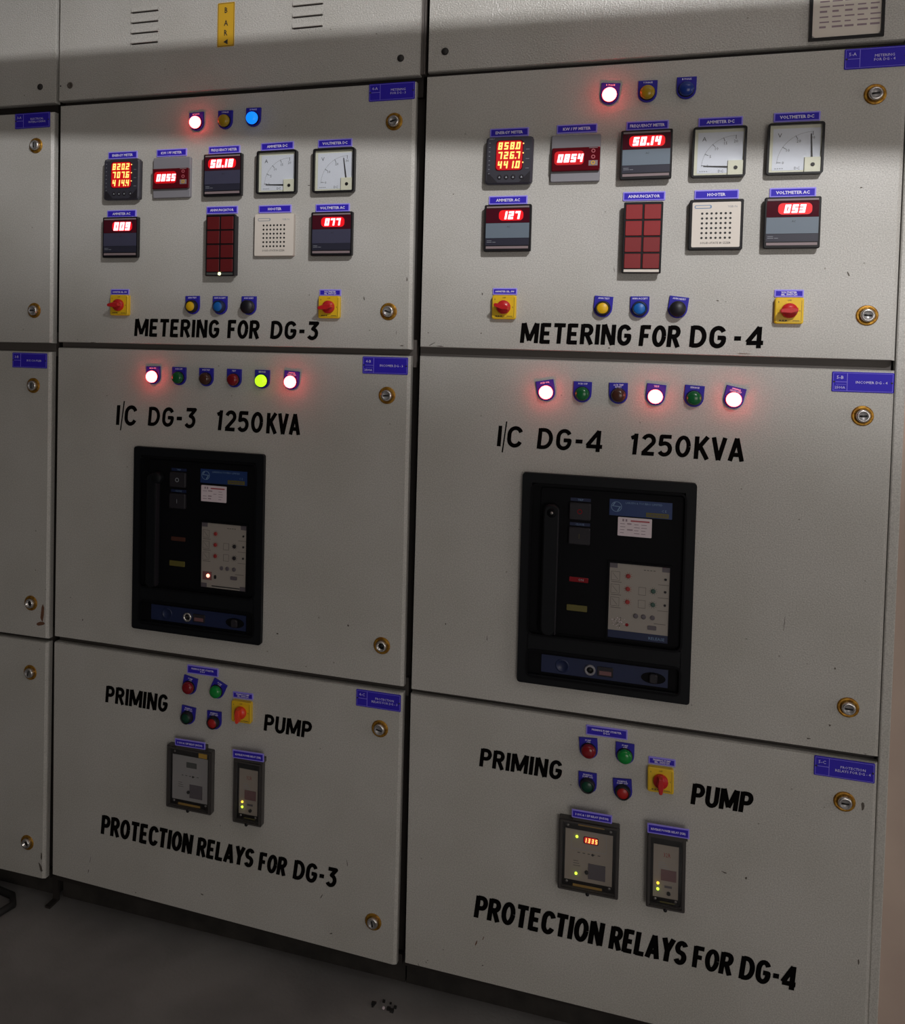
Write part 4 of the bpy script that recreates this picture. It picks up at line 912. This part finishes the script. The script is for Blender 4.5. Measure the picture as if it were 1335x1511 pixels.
    pts = rr(tx, tz, W_, H_, .001, 1)
    mb.frame(tx, tz, W_ + .006, H_ + .006, .004, .004, .0075, K)
    mb.prism(pts, .004, .0052, 'trip_face'); tu = mb.build('trip_unit', t)
    for s1, s2 in ((-1, 1), (1, 1), (-1, -1), (1, -1)):
        if not dg3 and s2 < 0: continue
        mb = MB(); mb.box(tx + s1 * W_ / 2 - (0 if s1 < 0 else .016), tx + s1 * W_ / 2 + (.016 if s1 < 0 else 0), tz + s2 * H_ / 2 - (.011 if s2 > 0 else 0), tz + s2 * H_ / 2 + (0 if s2 > 0 else .011), .0052, .0056, 'relay_patch'); mb.build('corner_tab', tu)
    mb = MB(); d = .0052
    for i in range(3):
        v = tz + .0500 - i * .0262
        mb.frame(tx - .046, v, .017, .018, .0006, d, d + .0002, 'trip_print'); mb.add([(tx - .052, v + .006, d + .0003), (tx - .0512, v + .006, d + .0003), (tx - .041, v - .006, d + .0003), (tx - .042, v - .006, d + .0003)], [(0, 3, 2, 1)], 'trip_print')
        mb.box(tx - .054, tx - .034, v - .0128, v - .0118, d, d + .0002, 'trip_print')
        mb.box(tx + .036, tx + .056, v - .012 + .002, v - .0112 + .002, d, d + .0002, 'trip_print')
        if i: mb.frame(tx + .006, v, .014, .016, .0006, d, d + .0002, 'trip_print')
    mb.box(tx + .030, tx + .052, tz - .0395, tz - .0385, d, d + .0002, 'trip_print')
    for i in range(4): mb.box(tx + .008 + i * .006, tx + .012 + i * .006, tz + .066, tz + .0675, d, d + .0002, 'trip_print')
    if dg3: mb.box(tx - .030, tx + .042, tz - .073, tz - .0705, d, d + .0002, 'print_black')
    mb.build('trip_print', tu, kind='stuff')
    def dial(u, v, r, m_, tk=True):
        mb = MB(); mb.lathe(u, v, [(r, .0052), (r, .0068), (r * .7, .0075), (0, .0076)], m_, 12)
        if tk:
            for k in range(10):
                a = k * PI / 5; c, s2 = math.cos(a), math.sin(a)
                mb.add([(u + q * c - w_ * s2, v + q * s2 + w_ * c, .0054) for q, w_ in ((r * 1.2, -.0003), (r * 1.75, -.0003), (r * 1.75, .0003), (r * 1.2, .0003))], [(0, 1, 2, 3)], m_)
        mb.build('setting_dial', tu)
    gcol = 'trip_green' if not dg3 else 'dark_plastic'
    ox, oz = tx - .0675, tz + .0285
    for v in (.0232, -.0029, -.0293): dial(.0462 + ox, v + oz, .0045, 'trip_red')
    for v in (-.0024, -.0297): dial(.0948 + ox, v + oz, .0046, gcol)
    for v in (.0234, -.0019, -.0285): dial(.1172 + ox, v + oz, .0024, 'dark_plastic', False)
    for u in (.0628, .0777, .0947): dial(u + ox, -.0560 + oz, .0048, 'relay_patch', False)
    mb = MB(); mb.rbox(.0942 + ox, -.0765 + oz, .0170, .0085, .002, .0052, .0066, 'relay_patch'); mb.build('test_socket', tu)
    if not dg3:
        mb = MB(); mb.box(tx - W_ / 2, tx + W_ / 2, tz - H_ / 2, tz - H_ / 2 + .0165, .0052, .0056, 'strip_blue'); mb.text('RELEASE', .006, tx + .036, tz - H_ / 2 + .008, .0058, 'maker_text'); mb.build('blue_band', tu)
        mb = MB()
        for k in range(60):
            u = .0277 + random.gauss(0, .0075); v = -.0725 + random.gauss(0, .0055); s2 = random.uniform(.0006, .0016)
            mb.box(u, u + s2, v, v + s2, .0056, .0056 + random.uniform(.0004, .0014), random.choice(['paper_white', 'trip_print', 'screw_metal', 'paper_white']))
        mb.build('torn_seal', tu)
        mb = MB(); mb.cyl(.0463, -.0758, .0034, .0052, .0062, 'lens_red', n=10); mb.build('reset_dot', tu)
    else:
        mb = MB(); mb.box(.0155, .0390, -.0835, -.0640, .0052, .0058, 'relay_patch_red'); mb.build('lamp_field', tu)
        mb = MB(); mb.lathe(.0300, -.0735, [(.0042, .0058), (.0042, .0072), (.0025, .0085), (0, .0088)], 'led_red', 12); mb.build('led', tu, True)
        mb = MB(); mb.rbox(.0480, -.0750, .0062, .0095, .003, .0052, .0060, 'slot_black'); mb.build('reset_hole', tu)
    # lower drawer strip
    mb = MB(); mb.box(-.1205, .1278, -.1945, -.1580, .0015, .004, 'strip_blue'); ls = mb.build('drawer_strip', t)
    mb = MB(); mb.lathe(-.0225, -.1780, [(.0110, .004), (.0110, .0075), (.0100, .0088), (.0072, .0088), (.0066, .004)], 'chrome' if dg3 else 'grey_flange', 20); mb.cyl(-.0225, -.1780, .0066, .004, .0045, 'slot_black', n=14); mb.build('key_ring', ls, True)
    mb = MB(); mb.rbox(.0075, -.1778, .0310, .0195, .002, .004, .0062, 'dark_plastic', .0008); mb.box(-.004, .0195, -.1845, -.1765, .0062, .0064, 'relay_patch_red'); mb.build('position_window', ls)
    mb = MB(); mb.lathe(-.078, -.177, [(.014, .004), (.0138, .0046), (.011, .0048), (.0105, .0042), (0, .0042)], 'strip_blue', 20); mb.build('racking_cover', ls, True)
    mb = MB(); P = [(.100 + .0235 * math.cos(2 * PI * i / 20), -.178 + .0115 * math.sin(2 * PI * i / 20)) for i in range(20)]
    mb.prism(P, .004, .0045, K); mb.rbox(.100, -.178, .016, .019, .004, .0045, .012, 'dark_plastic', .002); mb.build('latch_knob', ls)
breaker('black circuit breaker with one red light on its trip unit, DG-3', .3945, .9712, True)
breaker('black circuit breaker with blue band under its trip unit, DG-4', 1.3156, .9704, False)

# ------------------------------------------------------------------ floor things
t = thing('cable', 'black cable curling over the floor at the bottom left corner', 'cable', -.14, 0)
mb = MB()
def tube(mb, pts, r, m, n=8):
    vs = []; fs = []
    for i, p in enumerate(pts):
        p = Vector(p); a = Vector(pts[max(i - 1, 0)]); b = Vector(pts[min(i + 1, len(pts) - 1)]); d = (b - a).normalized()
        up = Vector((0, 1, 0)); s = d.cross(up).normalized() if abs(d.dot(up)) < .99 else Vector((1, 0, 0)); q = s.cross(d)
        vs += [tuple(p + s * r * math.cos(2 * PI * k / n) + q * r * math.sin(2 * PI * k / n)) for k in range(n)]
    for i in range(len(pts) - 1):
        for k in range(n):
            j = (k + 1) % n; fs.append((i * n + k, i * n + j, (i + 1) * n + j, (i + 1) * n + k))
    mb.add(vs, fs, m)
tube(mb, [(-.10 + .0, .009, -.02), (.02, .009, .00), (.045, .009, .03), (.035, .009, .07), (-.01, .009, .10), (-.10, .009, .12)], .009, 'rubber')
mb.build('sheath', t, True)
t = thing('floor_bracket', 'small dark steel bracket standing at the plinth below the left seam', 'bracket', -.012, 0)
mb = MB(); mb.box(-.008, .006, 0, .066, -.040, -.030, 'gap_black'); mb.box(-.008, .006, 0, .006, -.030, .002, 'gap_black'); mb.build('angle_iron', t)
t = thing('debris', 'scrap of dark debris with a white fleck on the floor below DG-4', 'debris', .885, 0)
mb = MB()
for k in range(9):
    u = random.uniform(-.03, .03); d_ = random.uniform(-.012, .012); s_ = random.uniform(.004, .009)
    mb.box(u, u + s_, 0, s_ * .7, .03 + d_, .03 + d_ + s_, 'rubber')
mb.cyl(.0, .006, .003, .045, .048, 'paper_white', n=8); mb.build('crumbs', t)

# ------------------------------------------------------------------ overhead lamp, and unseen pieces added to shade the doors
t = thing('added_shade_bar', 'galvanised cable trunking hung across in front of the doors', 'trunking', 0, 0)  # bar added out of view, placed to cast the shadow band up top
mb = MB()
def toward(xw, zw, t):      # point on the line from the lamp to the door face
    return LAMP.x + (xw - LAMP.x) * t, LAMP.y * (1 - t), LAMP.z + (zw - LAMP.z) * t
t1 = 1 - 0.46 / -LAMP.y; a1 = toward(0.02, 1.950, t1)
ZT = a1[2]; t2 = (LAMP.z - ZT) / (LAMP.z - 1.832); a2 = toward(1.73, 1.832, t2)
sl = (a2[1] - a1[1]) / (a2[0] - a1[0])
A = (-.70, a1[1] + sl * (-.70 - a1[0])); B = (2.9, a1[1] + sl * (2.9 - a1[0]))     # plan line: further from the doors at the right
dxn, dyn = (B[0] - A[0]), (B[1] - A[1]); L = math.hypot(dxn, dyn); nx, ny = -dyn / L * .02, dxn / L * .02
P = [(A[0] + nx, A[1] + ny), (B[0] + nx, B[1] + ny), (B[0] - nx, B[1] - ny), (A[0] - nx, A[1] - ny)]
mb.add([(a, ZT, -b) for a, b in P] + [(a, ZT + h, -b) for (a, b), h in zip(P, (.10, .24, .24, .10))], [(0, 3, 2, 1), (4, 5, 6, 7), (0, 1, 5, 4), (1, 2, 6, 5), (2, 3, 7, 6), (3, 0, 4, 7)], 'galvanised'); mb.build('shade_bar', t)
for s_ in (.05, .95):
    cx_, cy_ = A[0] + dxn * s_, A[1] + dyn * s_
    mb = MB(); mb.box(cx_ - .006, cx_ + .006, 2.20 + .3 * s_, 3.3, -cy_ - .006, -cy_ + .006, 'galvanised'); mb.build('hanger_rod', t)
t = thing('added_shade_board', 'galvanised air duct hung below the lamp', 'duct', 0, 0)  # board added out of view to cut the lamp off the lower doors
t3 = 0.26; e1 = toward(0.03, 1.60, t3); e2 = toward(1.74, 1.36, t3); se = (e2[2] - e1[2]) / (e2[0] - e1[0]); dd = -e1[1]
za, zb = e1[2] + se * (1.3 - e1[0]), e1[2] + se * (3.1 - e1[0])
mb = MB(); mb.add([(1.3, 1.95, dd), (3.1, 1.95, dd), (3.1, zb, dd), (1.3, za, dd), (1.3, 1.95, dd + .02), (3.1, 1.95, dd + .02), (3.1, zb, dd + .02), (1.3, za, dd + .02)],
    [(0, 3, 2, 1), (4, 5, 6, 7), (0, 1, 5, 4), (1, 2, 6, 5), (2, 3, 7, 6), (3, 0, 4, 7)], 'galvanised'); mb.build('shade_board', t)
for hx in (1.32, 3.07):
    mb = MB(); mb.box(hx, hx + .02, 2.3, 3.3, dd + .003, dd + .017, 'galvanised'); mb.build('hanger_rod', t)
t = thing('ceiling_lamp', 'small ceiling lamp to the right behind the camera', 'lamp', LAMP.x, 3.3, y=LAMP.y - .04)
mb = MB(); mb.box(-.10, .10, -.30, -.24, -.02, .12, 'fixture_white'); mb.build('housing', t)
mb = MB(); mb.box(-.01, .01, -.24, 0, .03, .05, 'fixture_white'); mb.build('stem', t)
